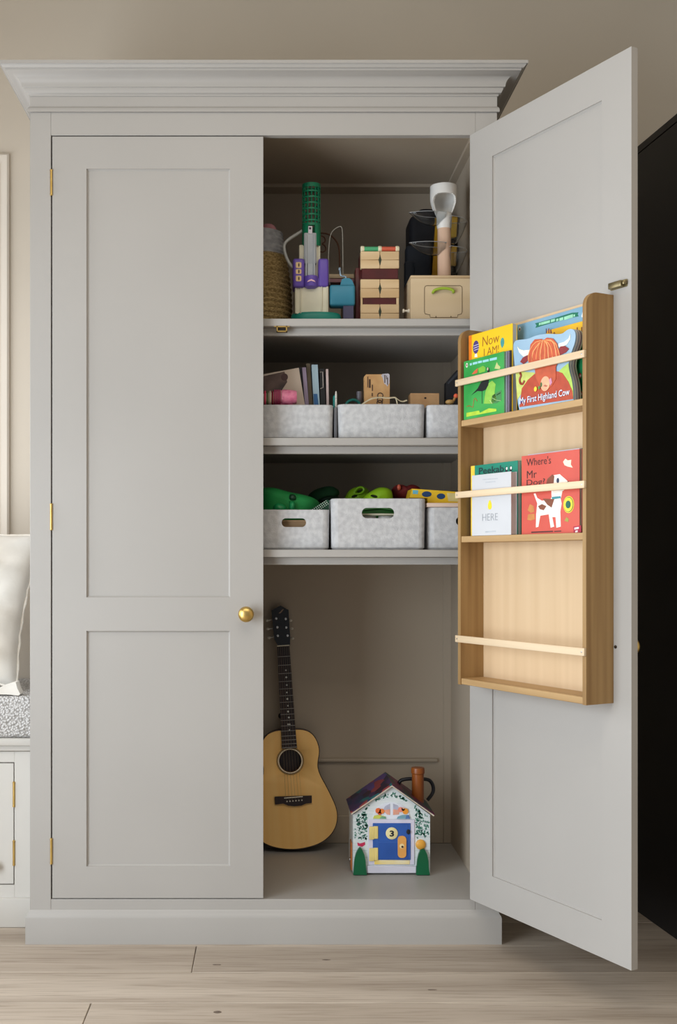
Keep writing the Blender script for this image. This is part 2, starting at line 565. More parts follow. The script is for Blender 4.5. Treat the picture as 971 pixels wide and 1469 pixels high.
# doors
DW = (378 - 73) * U - .005
ZB, ZT = zf(1288.4), zf(196)
PAN = [(zf(857), zf(242)), (zf(1243), zf(905))]
PL, PR = (122 - 73) * U, (328 - 73) * U          # panel edges measured from the hinge side
def door_meshes(parent, y0=0.0, x0=0.0, mirror=False, name='door'):
    t, rc, bv = .020, .008, .0045
    fx = (lambda x: x0 - x) if mirror else (lambda x: x0 + x)
    b = MB()
    def bx(xa, xb, za, zb_): b.box(fx(xa), fx(xb), y0, y0 + t, za, zb_)
    bx(0, PL, ZB, ZT); bx(PR, DW, ZB, ZT)
    bx(PL, PR, PAN[0][1], ZT); bx(PL, PR, PAN[1][1], PAN[0][0]); bx(PL, PR, ZB, PAN[1][0])
    d = b.build(name, PAINT, parent)
    for za, zb_ in PAN:
        p = MB()
        p.box(fx(PL), fx(PR), y0 + rc, y0 + t - .005, za, zb_)
        # small bevelled bead round the recess
        for yy, s in ((y0 + rc, -1),):
            ring = []
            for o, h in ((0, .004), (bv, 0)):
                ring.append([p.bm.verts.new((fx(x), yy + s * h, z)) for x, z in ((PL + o, za + o), (PR - o, za + o), (PR - o, zb_ - o), (PL + o, zb_ - o))])
            p._fin([p.bm.faces.new((ring[0][k], ring[0][(k + 1) % 4], ring[1][(k + 1) % 4], ring[1][k])) for k in range(4)])
        p.build('panel', PAINT, d)
    return d
def hinge(parent, x, y, za, zb_):
    b = MB()
    n = 3
    h = (zb_ - za) / n
    for k in range(n):
        b.lathe([(.0036, za + h * k + .0001), (.0036, za + h * (k + 1) - .0001)], (x, y, 0), 12)
    b.lathe([(.002, za - .002), (.0042, za), (.0042, za + .002)], (x, y, 0), 12)
    b.lathe([(.0042, zb_ - .002), (.0042, zb_), (.002, zb_ + .002)], (x, y, 0), 12)
    o = b.build('hinge', BRASS, parent); o['label'] = 'brass butt hinge'
    return o
def knob(parent, x, y, z, sgn=-1, r=.0225):
    pr = [(.0125, 0), (.0125, .003), (.008, .005), (.0065, .014), (.009, .018), (r * .72, .021), (r * .95, .027), (r, .033), (r * .93, .039), (r * .7, .0435), (r * .35, .046), (.0005, .0465)]
    b = MB(); b.lathe([(q, sgn * h) for q, h in pr], (x, y, z), 28, 'y')
    o = b.build('knob', BRASS, parent); o['label'] = 'round brass knob'
    return o
dl = door_meshes(W.o, -0.3, OL + .004, False)
dl['label'] = 'closed left door with two recessed panels'
for ya, yb_ in ((280, 244), (760, 723), (1239, 1203)):
    hinge(dl, OL + .0015, -0.3 - .0022, zf(ya), zf(yb_))
knob(dl, (353 - 385) * U * .993, -0.3, zf(880.5))
# open door: frame with origin on the inner hinge corner, x along the leaf, front = inner face
PHI = math.degrees(math.atan2(-.885, .465))
TD = .020
ox, oy = OR - .885 * TD, -.465 * TD
DR = Fr(None, '', '', (ox, oy, 0), rotz(PHI))
do = door_meshes(W.o, -TD, 0, False, 'door')
# flip so that the moulded face is on the outside: leaf occupies local y 0..TD behind the inner face
for o in [do] + list(do.children):
    for v in o.data.vertices: v.co.y += TD
do.parent = W.o
do.matrix_parent_inverse = Matrix.Translation((0, -0.3, 0))
do.location = (ox, oy, 0); do.rotation_euler = (0, 0, math.radians(PHI))
do['label'] = 'right door swung open, its inner face showing a recessed panel'
for ya, yb_ in ((280, 244), (760, 723), (1239, 1203)):
    hinge(do, -.002, TD + .001, zf(ya), zf(yb_))
kx, kz = DR.uv(883, 928, 0)
knob(do, kx, TD, kz, +1)
b = MB(); b.lathe([(.0042, .002), (.0042, -.001), (.0025, -.003), (.0003, -.0032)], (kx, 0, kz), 12, 'y')
b.build('screw', mat('dark_screw', (70, 60, 50), 0.4, 0.8), do)
# ball catch on the open door
cx, cz = DR.uv(885, 408.5, -.006)
b = MB(); b.prism(rrect(cx - .026, cx + .028, cz - .009, cz + .009, .0035), -.0018, .0, False)
b.box(cx - .023, cx + .018, -.013, -.0018, cz - .0075, cz + .0075, .002, 2)
b.lathe([(.005, -.004), (.006, 0), (.005, .004)], (cx + .024, -.007, cz), 12, 'z')
o = b.build('catch', mat('satin_brass', (150, 138, 104), 0.35, 0.85, c2=(138, 124, 90), scale=30), do); o['label'] = 'brass ball catch'
# strike plate under the first shelf
sx0, sz0 = W.uv(396, 467.5, Yd(SD) - .302); sx1, sz1 = W.uv(412.5, 476, Yd(SD) - .302)
b = MB(); yS = Yd(SD)
b.box(sx0, sx1, yS - .003, yS + .012, sz0 - .004, sz0, 0.0006, 1); b.box(sx0 + .001, sx1 - .001, yS - .003, yS + .012, sz1, sz1 + .0035, .0006, 1)
b.box(sx0 + .001, sx0 + .005, yS - .003, yS + .012, sz1, sz0, .0006, 1); b.box(sx1 - .005, sx1 - .001, yS - .003, yS + .012, sz1, sz0, .0006, 1)
b.box(sx0 - .006, sx1 + .006, yS - .0012, yS + .001, sz0 - .003, sz0, .0004, 1)
st = wbuild(b, 'strike_plate', BRASS, label='brass catch strike under the shelf edge')
wbuild(MB().box(sx0 + .004, sx1 - .004, yS + .004, yS + .0115, sz1 + .002, sz0 - .003), 'strike_slot', mat('dark_slot', (40, 34, 26), .6, c2=(34, 28, 20)), st)

# ================================================================== window seat at the left
DS = 1615
def zs(py, D=DS): return wpt(0, py, D).z
def xs_(px, D=DS): return wpt(px, 0, D).x
BX0, BX1 = WINX + .005, XL - .0135
S = Fr('window_seat', 'built-in greige window seat with brass-hinged cupboard door, beside the wardrobe', 'window seat', (-1.2, .4, 0))
SEATP = mat('seat_paint', (206, 202, 195), 0.45, c2=(209, 205, 198), scale=3, bump=.02, bscale=60)
def sbuild(b, name, m=None, parent=None, label=None):
    for v in b.bm.verts: v.co.x += 1.2; v.co.y -= .4
    o = b.build(name, m or SEATP, parent or S.o)
    if label: o['label'] = label
    return o
yS0 = Yd(DS)
zt0 = zs(1060, 1604); zt1 = zs(1070, 1604)
sbuild(MB().box(BX0, XL - .0135, yS0 - .022, WB - .001, zt1, zt0, .003, 2), 'seat_board')
sbuild(MB().box(BX0, XL - .0135, yS0 - .010, yS0 + .02, zs(1078, 1608), zt1, .003, 2), 'seat_moulding')
dx1 = xs_(19.3); dx0 = dx1 - .62
zd0, zd1 = zs(1268), zs(1095)
sbuild(MB().box(dx1 + .003, XL - .0135, yS0, yS0 + .022, .03, zs(1078), .0006, 1), 'stile')
sbuild(MB().box(dx0 - .07, dx0 - .003, yS0, yS0 + .022, .03, zs(1078), .0006, 1), 'stile')
sbuild(MB().box(dx0 - .003, dx1 + .003, yS0, yS0 + .022, zd1 + .003, zs(1078), .0006, 1), 'top_rail')
sbuild(MB().box(dx0 - .003, dx1 + .003, yS0, yS0 + .022, .03, zd0 - .003, .0006, 1), 'bottom_rail')
sbuild(MB().box(BX0, dx0 - .07, yS0, yS0 + .022, .03, zs(1078), .0006, 1), 'side_panel')
sbuild(MB().box(BX0, XL - .0135, yS0 + .03, WB - .001, .03, zt1 - .001), 'carcass')
sbuild(MB().box(BX0, BX1, yS0 - .012, yS0 + .02, 0, zs(1287), .004, 2), 'plinth')
b = MB()
b.box(dx0, dx0 + .08, yS0 + .001, yS0 + .02, zd0, zd1, .0006, 1); b.box(dx1 - .08, dx1, yS0 + .001, yS0 + .02, zd0, zd1, .0006, 1)
b.box(dx0 + .08, dx1 - .08, yS0 + .001, yS0 + .02, zd1 - .08, zd1, .0006, 1); b.box(dx0 + .08, dx1 - .08, yS0 + .001, yS0 + .02, zd0, zd0 + .08, .0006, 1)
b.box(dx0 + .08, dx1 - .08, yS0 + .009, yS0 + .018, zd0 + .08, zd1 - .08)
sd = sbuild(b, 'door')
for ya, yb_ in ((1157, 1122), (1241, 1206)):
    hinge(sd, dx1 + .0015 + 1.2, yS0 - .0015 - .4, zs(ya), zs(yb_))
kb = MB(); kb.lathe([(.006, 0), (.005, -.01), (.011, -.016), (.013, -.022), (.009, -.028), (.0005, -.03)], (xs_(-3.5) + 1.2 - .004, yS0 - .4, zs(1241)), 18, 'y')
kb.build('knob', BRASS, sd)['label'] = 'small brass knob'
# bouclé seat pad
BOUC = bpy.data.materials.new('boucle'); BOUC.use_nodes = True
nt = BOUC.node_tree; pb = nt.nodes['Principled BSDF']
tc = nt.nodes.new('ShaderNodeTexCoord'); vo = nt.nodes.new('ShaderNodeTexVoronoi'); vo.inputs['Scale'].default_value = 150
cr = nt.nodes.new('ShaderNodeValToRGB'); cr.color_ramp.elements[0].color = lin((232, 230, 228)); cr.color_ramp.elements[1].color = lin((168, 164, 160)); cr.color_ramp.elements[0].position = .25; cr.color_ramp.elements[1].position = .75
bpn = nt.nodes.new('ShaderNodeBump'); bpn.inputs['Strength'].default_value = 1.0; bpn.inputs['Distance'].default_value = -.006
nt.links.new(tc.outputs['Object'], vo.inputs['Vector']); nt.links.new(vo.outputs['Distance'], cr.inputs[0]); nt.links.new(cr.outputs[0], pb.inputs['Base Color'])
nt.links.new(vo.outputs['Distance'], bpn.inputs['Height']); nt.links.new(bpn.outputs[0], pb.inputs['Normal']); pb.inputs['Roughness'].default_value = .95
zp = zs(999, 1608)
b = MB(); b.box(BX0 + .01, XL - .004, yS0 - .012, WB - .02, zt0 + .0005, zp, .016, 4, smooth=True)
tag(b.build('seat_pad', BOUC), 'thick textured bouclé pad lying on the window seat', 'seat cushion')
# scatter cushion
LINEN = mat('washed_linen', (218, 211, 200), 0.9, c2=(232, 228, 220), scale=9, bump=.8, bscale=14)
HS = .25
Rc = rotx(-14) @ roty(7)
c0 = wpt(25, 999, 1668)
corner = Vector((HS, 0, -HS))
Cc = Vector((c0.x, c0.y, zp + .007)) - Rc @ corner
K = Fr('cushion', 'off-white linen scatter cushion with piped edge leaning on the window seat', 'cushion', Cc, Rc)
b = MB(); N = 44
def pil(a, c, s):
    r = (max(0, 1 - a ** 4) * max(0, 1 - c ** 4)) ** .55
    sx = 1 - .10 * (1 - c * c) ; sz = 1 - .10 * (1 - a * a)
    wr = .007 * math.sin(11 * c + 4 * a + 1.5 * math.sin(3 * a)) + .005 * math.sin(17 * c - 9 * a) + .004 * math.sin(6 * a + 23 * c)
    return (a * HS * sx, s * (.085 * r + wr * r), c * HS * sz)
for s in (-1, 1):
    g = [[b.bm.verts.new(pil(-1 + 2 * i / N, -1 + 2 * j / N, s)) for j in range(N + 1)] for i in range(N + 1)]
    b._fin([b.bm.faces.new((g[i][j], g[i + 1][j], g[i + 1][j + 1], g[i][j + 1])) for i in range(N) for j in range(N)], True)
bmesh.ops.remove_doubles(b.bm, verts=b.bm.verts[:], dist=.0004)
b.build('cover', LINEN, K.o)
edge = [pil(-1 + 2 * k / 24, -1, 1) for k in range(24)] + [pil(1, -1 + 2 * k / 24, 1) for k in range(24)] + [pil(1 - 2 * k / 24, 1, 1) for k in range(24)] + [pil(-1, 1 - 2 * k / 24, 1) for k in range(24)]
edge = [(x + .0018 * math.sin(i * 1.9), y + .002 * math.sin(i * 2.7), z) for i, (x, y, z) in enumerate(edge)]
b = MB(); b.tube(edge, .0042, 8, closed=True); b.build('piping', mat('cream_cord', (238, 230, 216), .85, c2=(244, 238, 228), scale=80), K.o)
# white corner tab of the cushion lying on the pad
FL = Fr(None, '', '', (0, yS0 - .004, 0))
pts = [FL.uv(*p) for p in ((-14, 1000), (2, 990), (16, 985), (22.5, 984), (25, 993), (29, 1001), (26, 1003), (12, 1001.5), (-14, 1001))]
b = MB(); b.prism([(p[0], p[1]) for p in pts], -.016, 0.03)
for v in b.bm.verts:
    v.co = K.I @ Vector((v.co.x, v.co.y + yS0 + .012, v.co.z + .0105))
b.build('corner_flap', LINEN, K.o)

# ================================================================== black tall unit at the right
p0 = wpt(971, 1348.4, 1558)
BK = Fr('tall_black_cabinet', 'tall matt black cabinet beyond the open wardrobe door', 'cabinet', (p0.x, p0.y, 0), rotz(6.5))
HB = 2.392
BK_P = [('side_panel', (0, .02, -.30, .52, 0, HB - .026)), ('side_panel', (.60, .62, -.30, .52, 0, HB - .026)),
        ('top_panel', (0, .62, -.30, .52, HB - .023, HB)), ('back_panel', (.02, .60, .50, .52, .0, HB - .026)),
        ('door', (.003, .617, -.322, -.302, .1, HB)), ('plinth', (.02, .60, -.25, -.23, 0, .1))]
for n, q in BK_P:
    MB().box(*q, .0008, 1).build(n, BLACKP, BK.o)

# ================================================================== book rack on the open door
R = Fr('book_rack', 'oak wall rack with slatted rails holding picture books, fixed inside the open door', 'book rack', (ox - .885 * .0006, oy - .465 * .0006, 0), rotz(PHI))
RU0, RU1 = 29.6 * U, 274.4 * U
RN = 43.9 * U                                     # depth
def rz(v): return CAMH + v * U
RT, RB = rz(318), rz(-173.5)
th = .012
for (a, c) in ((RU0, RU0 + th), (RU1 - th, RU1)):
    rad = .034
    pts = [(0.0, RB), (-RN, RB)] + [(-RN + rad - rad * math.cos(t * PI / 16), RT - rad + rad * math.sin(t * PI / 16)) for t in range(0, 9)] + [(0.0, RT)]
    MB().prism_x(pts, a, c).build('upright', OAKZ, R.o)
MB().box(RU0 + th, RU1 - th, -.008, 0.0, RB, RT - .002).build('back_board', OAKB, R.o)
RSH = []
for zt_, zb_ in ((191.5, 183), (31.5, 23), (-164.5, -173)):
    MB().box(RU0 + th, RU1 - th - .0, -RN + .002, -.008, rz(zb_), rz(zt_), .001, 1).build('shelf', OAKX, R.o)
    RSH.append(rz(zt_))
for zt_, zb_ in ((248, 239), (93, 84.2), (-105.5, -115)):
    s = MB().box(RU0 - .003, RU1 + .001, -RN - .008, -RN, rz(zb_), rz(zt_), .0015, 2).build('rail', ASH, R.o)
    for x in (RU0 + .006, RU1 - .007):
        MB().lathe([(.0022, -RN - .0075), (.0022, -RN - .0086), (.001, -RN - .0088)], (x, 0, rz((zt_ + zb_) / 2)), 10, 'y').build('screw', STEEL, s)
# ================================================================== things on the shelves
def bxp(b, fr, px0, px1, py0, py1, yf, yb, bev=0.0, seg=2, smooth=False, zmin=None):
    """box whose front face (local y = yf) fills the given pixel rectangle"""
    x0, z1 = fr.uv(px0, py0, yf); x1, z0 = fr.uv(px1, py1, yf)
    if zmin is not None: z0 = zmin
    return b.box(x0, x1, yf, yb, z0, z1, bev, seg, smooth=smooth)
def shelf_frame(name, label, cat, px, D, shelf, group=None, rot=None):
    x = (px - VPX) * D / F * U
    z = {0: SHZ[0], 1: SHZ[1], 2: SHZ[2], 3: BOTR}[shelf]
    return Fr(name, label, cat, (x, Yd(D), z + .0003), rot, group)

# ---------------------------------------------------------------- top shelf: woven basket and pink toy in it
B = shelf_frame('woven_basket', 'round seagrass basket with grey cloth rim on the top shelf', 'basket', 371, 1700, 0)
zr = lambda py: B.uv(371, py, 0)[1]
RR = lambda px: B.uv(px, 400, 0)[0]
SEAG = mat('seagrass', (184, 158, 106), 0.85, c2=(130, 106, 64), scale=130, stretch=(1, 1, 2.2), bump=.8, bscale=200, lo=.3, hi=.65)
prof = []
zt_ = zr(371)
n = 15
for k in range(n * 4 + 1):
    t = k / (n * 4)
    r = RR(409) + (RR(419) - RR(409)) * math.sin(min(1, (1 - t) * 1.25 + .12) * PI * .5) - .018 * max(0, .35 - t) ** 1.0
    prof.append((r + .0022 * math.cos(t * n * 2 * PI), .0 + zt_ * t))
prof += [(RR(405), zt_), (RR(405), .012)]
b = MB(); b.lathe(prof, n=40); b.build('woven_body', SEAG, B.o)
prof = []
for k in range(6 * 4 + 1):
    t = k / 24
    prof.append((RR(411) - (RR(411) - RR(405.5)) * t + .0016 * math.cos(t * 6 * 2 * PI), zt_ - .002 + (zr(336) - zt_) * t))
prof += [(RR(402), zr(336)), (RR(402), zt_ - .002)]
b = MB(); b.lathe(prof, n=40); b.build('cloth_rim', mat('grey_cloth', (146, 146, 148), .9, c2=(166, 166, 168), scale=60, bump=.3, bscale=200), B.o)['label'] = 'grey cloth rim'
P = shelf_frame('plush_toy', 'dusky pink plush ball peeping out of the woven basket', 'toy', 386, 1690, 0)
cx, cz = P.uv(384.5, 333.5, 0); rr = P.uv(397.5, 336, 0)[0] - cx
b = MB(); b.ell((cx, 0, cz), rr, rr, rr * .95, 24, 16)
b.build('head', mat('pink_plush', (176, 118, 124), .95, c2=(190, 132, 138), scale=50, bump=.4, bscale=180), P.o)
b = MB(); b.ell((cx - .03, 0.01, .075), .04, .04, .06, 20, 12); b.build('body', MATS['pink_plush'], P.o)

# ---------------------------------------------------------------- ball launcher tower toy
L = shelf_frame('launcher_toy', 'purple and teal toy tower topped by a green lattice tube', 'toy', 447, 1640, 0)
CREAM = plastic((214, 208, 184)); PURP = plastic((102, 78, 168)); TEALP = plastic((24, 128, 112)); GRN = plastic((20, 120, 84)); GREY = plastic((168, 172, 176))
cx = L.uv(453.5, 440)[0]; rx = (L.uv(490, 440)[0] - L.uv(417, 440)[0]) / 2
zt_ = L.uv(447, 448)[1]
b = MB(); b.lathe([(.90, 0), (1.0, .006), (1.0, zt_ - .012), (.96, zt_ - .003), (.9, zt_)], (cx, .022, 0), 36, sx=rx, sy=.034); b.build('base', TEALP, L.o)
b = MB()
a0 = L.uv(422, 411); a1 = L.uv(472, 411); c0_ = L.uv(423, 448); c1_ = L.uv(471, 448)
b.prism([(c0_[0], zt_ - .004), (c1_[0], zt_ - .004), (a1[0] - .002, a0[1]), (a0[0] + .002, a0[1])], .0, .05)
for px in (423.5, 430.5, 460.5, 468.5):
    x = L.uv(px, 430)[0]; b.box(x, x + .0035, -.004, .002, zt_ - .004, a0[1], .001, 1)
b.build('ramp', CREAM, L.o)
b = MB()
bxp(b, L, 420, 437, 370, 412, -.012, .06, .008, 3, True); bxp(b, L, 456.5, 471.5, 370, 411, -.008, .06, .008, 3, True)
bxp(b, L, 434, 459, 398, 411, -.006, .06, .005, 2, True)
x0, z0 = L.uv(446.5, 405, -.018)
b.lathe([(.5, L.uv(446, 413.5, -.01)[1]), (.95, L.uv(446, 411, -.01)[1]), (1.0, L.uv(446, 402, -.01)[1]), (.95, L.uv(446, 396, -.01)[1]), (.3, L.uv(446, 394, -.01)[1])], (x0, -.002, 0), 28, sx=.021, sy=.022)
b.build('housing', PURP, L.o)
b = MB(); bxp(b, L, 436, 457.5, 371, 399, .02, .055); b.build('slot', plastic((52, 40, 84)), L.o)
for k, (ya, yb_) in enumerate(((376, 384.5), (386, 393), (395.5, 403.5))):
    x0, z1 = L.uv(424.3, ya, -.0125); x1, z0 = L.uv(432.3, yb_, -.0125)
    f = flat(rrect(x0, x1, z0, z1, .004), -.012, ink((222, 190, 140)), L.o, 'sticker', .001)
    flat(circ((x0 + x1) / 2 + .0008, (z0 + z1) / 2, .0021, 12, .0058), -.013, ink((58, 36, 30)), f, 'print')
x0, z0 = L.uv(446.5, 402, -.026)
b = MB(); b.prism([(x0 - .013, z0 - .005), (x0 - .009, z0), (x0, z0 + .004), (x0 + .009, z0), (x0 + .013, z0 - .005), (x0 + .006, z0 - .003), (x0, z0 - .001), (x0 - .006, z0 - .003)], -.0248, -.0238)
b.build('badge', ink((236, 190, 196)), L.o)['label'] = 'small pink badge'
b = MB(); bxp(b, L, 429, 459.5, 351, 400, .012, .05, .003, 2); b.build('post', CREAM, L.o)
b = MB(); bxp(b, L, 436, 454, 333.5, 378, -.002, .014, .003, 2); bxp(b, L, 438, 440.5, 336, 398, -.006, .0, .001, 1); bxp(b, L, 449.5, 452, 336, 398, -.006, .0, .001, 1)
bxp(b, L, 441, 449.5, 336, 396, -.001, .02, .001, 1)
b.build('slider', GREY, L.o)
b = MB(); bxp(b, L, 442, 448, 324, 335, -.004, .012, .0015, 2); b.build('trigger', plastic((214, 208, 214)), L.o)
b = MB(); bxp(b, L, 443.2, 446.4, 326, 329, -.0046, -.003); b.build('trigger_slot', plastic((60, 40, 60)), L.o)
# lattice tube
x0 = L.uv(433.5, 300)[0]; x1 = L.uv(460.5, 300)[0]; cx = (x0 + x1) / 2; r = (x1 - x0) / 2
zT, zB, zM = L.uv(447, 262)[1], L.uv(447, 351)[1], L.uv(447, 321)[1]
b = MB(); yc = .025
def ringtube(z, rad, hh):
    b.lathe([(rad - .003, z - hh), (rad, z - hh), (rad, z + hh), (rad - .003, z + hh), (rad - .003, z - hh)], (cx, yc, 0), 28, cap=False)
ringtube(zT - .005, r, .006)
rows = 7
for k in range(1, rows):
    ringtube(zT - .006 + (zM - zT) * k / rows, r - .0005, .0021)
ringtube(zM, r - .0005, .004)
for k in range(14):
    a = 2 * PI * (k + .5) / 14
    p = Vector((cx + (r - .002) * math.cos(a), yc + (r - .002) * math.sin(a), 0))
    b.tube([(p.x, p.y, zM), (p.x, p.y, zT - .004)], .0017, 6)
# skirt: two solid cheeks either side of the slot
for a0_, a1_ in ((.15 * PI, 1.38 * PI), (1.62 * PI, 2.12 * PI)):
    m = 14
    A = [[b.bm.verts.new((cx + q * math.cos(a0_ + (a1_ - a0_) * k / m), yc + q * math.sin(a0_ + (a1_ - a0_) * k / m), zz)) for k in range(m + 1)] for q, zz in ((r, zM), (r, zB), (r - .003, zB), (r - .003, zM))]
    for s in range(4):
        b._fin([b.bm.faces.new((A[s][k], A[s][k + 1], A[(s + 1) % 4][k + 1], A[(s + 1) % 4][k])) for k in range(m)], True)
b.build('lattice_tube', GRN, L.o)['label'] = 'green lattice tube'
pp = [(434, 331, .03), (424, 337, .03), (413, 344, .03), (407.5, 350, .03), (407.5, 358, .03), (410, 368, .03), (415, 378, .03), (420, 384, .03)]
b = MB(); b.tube(smooth3([(L.uv(p[0], p[1], p[2])[0], p[2], L.uv(p[0], p[1], p[2])[1]) for p in pp]), .0048, 10); b.build('arm', plastic((182, 182, 178)), L.o)

# ---------------------------------------------------------------- small wooden play stand with teal crank box
A = shelf_frame('play_stand', 'small pale wooden play stand behind the teal crank toy', 'toy', 462, 1712, 0)
b = MB(); bxp(b, A, 421.5, 509, 393, 399, -.02, .07, .002); b.build('top_board', PLY, A.o)
b = MB(); bxp(b, A, 422, 508, 399.5, 405, -.016, .066, .001); b.build('pink_rail', mat('pink_board', (168, 122, 128), .6, c2=(176, 130, 136), scale=20), A.o)
for a, c in ((422, 428), (491, 508)):
    b = MB(); bxp(b, A, a, c, 405, 440, -.01, .055, .0015, zmin=0.0); b.build('leg', PLY, A.o)
b = MB(); pts = [(456, 334), (462, 334.5), (468, 335), (475, 338), (482, 345), (486, 353), (487, 366), (487.5, 393)]
b.tube(smooth3([(A.uv(p[0], p[1], .03)[0], .03, A.uv(p[0], p[1], .03)[1]) for p in pts]), .0026, 8)
pts = [(458, 338), (466, 340), (467, 347), (461, 350), (466, 352), (468, 358), (464, 362), (459, 361)]
b.tube(smooth3([(A.uv(p[0], p[1], .03)[0], .03, A.uv(p[0], p[1], .03)[1]) for p in pts]), .0022, 8)
pts = [(456, 334), (452, 345), (452, 393)]
b.tube(smooth3([(A.uv(p[0], p[1], .03)[0], .03, A.uv(p[0], p[1], .03)[1]) for p in pts]), .0022, 8)
b.build('wire_arch', mat('brown_wire', (92, 58, 38), .45), A.o)['label'] = 'curled brown wire arch'
C = shelf_frame('crank_toy', 'teal plastic box toy with small crank and clear hoop on the top shelf', 'toy', 490, 1640, 0)
TB = plastic((54, 128, 152))
b = MB(); bxp(b, C, 473, 509.5, 408, 438, 0, .05, .007, 3, True); b.build('case', TB, C.o)
b = MB(); pts = [C.uv(*p, .01) for p in ((488, 409), (490, 401), (494, 399), (501, 399), (505, 402), (508, 409))]
b.prism(pts, .01, .04); b.build('hood', TB, C.o)
b = MB(); bxp(b, C, 492.5, 507, 437, 443, .006, .044, zmin=0.0); b.build('foot', plastic((70, 66, 92)), C.o)
b = MB()
pts = [(496.5, 400), (496, 396.5), (489, 396), (488, 392), (487.5, 385)]
b.tube(smooth3([(C.uv(p[0], p[1], .02)[0], .02, C.uv(p[0], p[1], .02)[1]) for p in pts], 1), .0028, 8)
x, z = C.uv(487.3, 386, .02); b.ell((x, .02, z), .0045, .0045, .006, 12, 8)
b.build('crank', mat('grey_blue_metal', (140, 158, 172), .35, .4), C.o)['label'] = 'grey-blue crank handle'
b = MB()
pts = [(471, 368), (472, 350), (474, 336), (479, 329), (486, 325), (489.5, 325), (491, 329), (491.5, 345), (492, 398)]
b.tube(smooth3([(C.uv(p[0], p[1], .03)[0], .03, C.uv(p[0], p[1], .03)[1]) for p in pts]), .0013, 6)
pts = [(471, 368), (471.5, 392), (473, 409)]
b.tube([(C.uv(p[0], p[1], .03)[0], .03, C.uv(p[0], p[1], .03)[1]) for p in pts], .0013, 6)
b.build('hoop', plastic((150, 146, 136)), C.o)['label'] = 'thin clear hoop'

# ---------------------------------------------------------------- wooden block tower
T_ = shelf_frame('block_tower', 'tower of split pine blocks with red layers, green and red rollers on top', 'toy', 545, 1640, 0)
PINE = wood('pine_blocks', (226, 198, 156), (204, 170, 124), 'x', .55, 30, 3, bump=.05)
RED = mat('dark_red_lacquer', (84, 16, 20), .4, c2=(72, 12, 16), scale=20)
b = MB(); bxp(b, T_, 510, 517.5, 384, 440, .03, .10, .002, zmin=0.0); b.box(T_.uv(517, 400, .02)[0], T_.uv(571, 400, .02)[0], .02, .10, 0, T_.uv(540, 362, .02)[1])
b.build('core', RED, T_.o)
for ya, yb_ in ((360.5, 385), (400.5, 427), (436.5, 462)):
    for a, c in ((517.3, 544.7), (545.2, 572.5)):
        b = MB(); x0, z1 = T_.uv(a, ya); x1, z0 = T_.uv(c, yb_)
        z0 = max(z0, 0.0)
        b.box(x0, x1, 0, .02, (z0 + z1) / 2 + .0004, z1, .001, 1); b.box(x0, x1, 0, .02, z0, (z0 + z1) / 2 - .0004, .001, 1)
        b.build('block', PINE, T_.o)
    x, z = T_.uv(545, (ya + min(yb_, 457)) / 2); 
    b = MB(); b.prism([(x, z + .016), (x + .0045, z), (x + .001, z - .016), (x - .001, z - .016), (x - .0045, z)], -.0006, .004); b.build('ribbon', plastic((40, 52, 34)), T_.o)
for q in ((519, 571, 385, 400), (520.5, 568, 427, 437)):
    b = MB(); bxp(b, T_, *q, .004, .02, .001, 1); b.build('red_layer', RED, T_.o)
for q in ((517.5, 520, 427, 437), (568.5, 572, 427, 437)):
    b = MB(); bxp(b, T_, *q, .002, .02); b.build('spacer', PINE, T_.o)
for a, c, m in ((521.5, 543.5, plastic((74, 160, 112))), (547.5, 569, plastic((204, 92, 66)))):
    x0, z = T_.uv(a, 356); x1 = T_.uv(c, 356)[0]
    b = MB(); b.lathe([(.0075, x0), (.0075, x1)], (0, .01, z), 16, 'x'); b.build('roller', m, T_.o)
for px in (520.3, 545.3, 570.3):
    x, z = T_.uv(px, 356); 
    b = MB(); b.lathe([(.007, -.006), (.0095, -.004), (.0095, .003), (.007, .006)], (x, .01, z), 16, 'x'); b.build('knob', plastic((232, 222, 190)), T_.o)

# ---------------------------------------------------------------- birch box with flap
X = shelf_frame('birch_box', 'pale birch plywood toy box with a green loop handle on its flap', 'box', 632, 1612, 0)
b = MB()
x0, zt_ = X.uv(589, 399); x1 = X.uv(676, 399)[0]
b.box(x0, x1, 0, .16, 0, zt_, .001, 1); b.build('body', PLY, X.o)
b = MB(); z2 = X.uv(589, 395)[1]; b.box(x0 - .001, x1 + .001, -.003, .162, zt_, z2, .003, 2); b.build('lid', wood('ply_lid', (216, 190, 152), (200, 170, 130), 'x', .5, 30, 3), X.o)
vb = V(500, 240, 5.1105)
GROOVE = mat('groove', (84, 62, 40), .8)
path = [(640, 1102), (598, 1100), (596, 1082), (560, 1074), (556, 1060), (556, 885), (562, 872), (572, 868), (818, 868), (830, 876), (832, 890), (832, 1060), (826, 1076), (800, 1082), (798, 1100), (640, 1102)]
b = MB(); b.tube([(p[0], -.0002, p[1]) for p in X.poly(path, vb, 0)], .0009, 6, closed=False); b.build('groove', GROOVE, X.o)
for q in (640, 750):
    x, z = X.uv(*vb(q, 1094)); b = MB(); b.prism([(x - .002, z - .003), (x + .002, z - .003), (x, z + .003)], -.0008, .0); b.build('notch', GROOVE, X.o)
pts = X.poly([(620, 915), (628, 903), (660, 893), (695, 888), (735, 892), (762, 902), (770, 912)], vb, -.006)
b = MB(); b.tube(smooth3([(pts[0][0], .0, pts[0][1])] + [(p[0], -.010, p[1]) for p in pts] + [(pts[-1][0], .0, pts[-1][1])], 1), .0042, 10)
b.build('handle', plastic((150, 176, 52)), X.o)['label'] = 'lime green handle'
b = MB(); x, z = X.uv(583, 446, .03); b.lathe([(.006, 0), (.006, -.004), (.003, -.005), (.003, -.015), (.006, -.016), (.006, -.020)], (x0, .03, z), 12, 'x'); b.build('peg', plastic((226, 218, 200)), X.o)

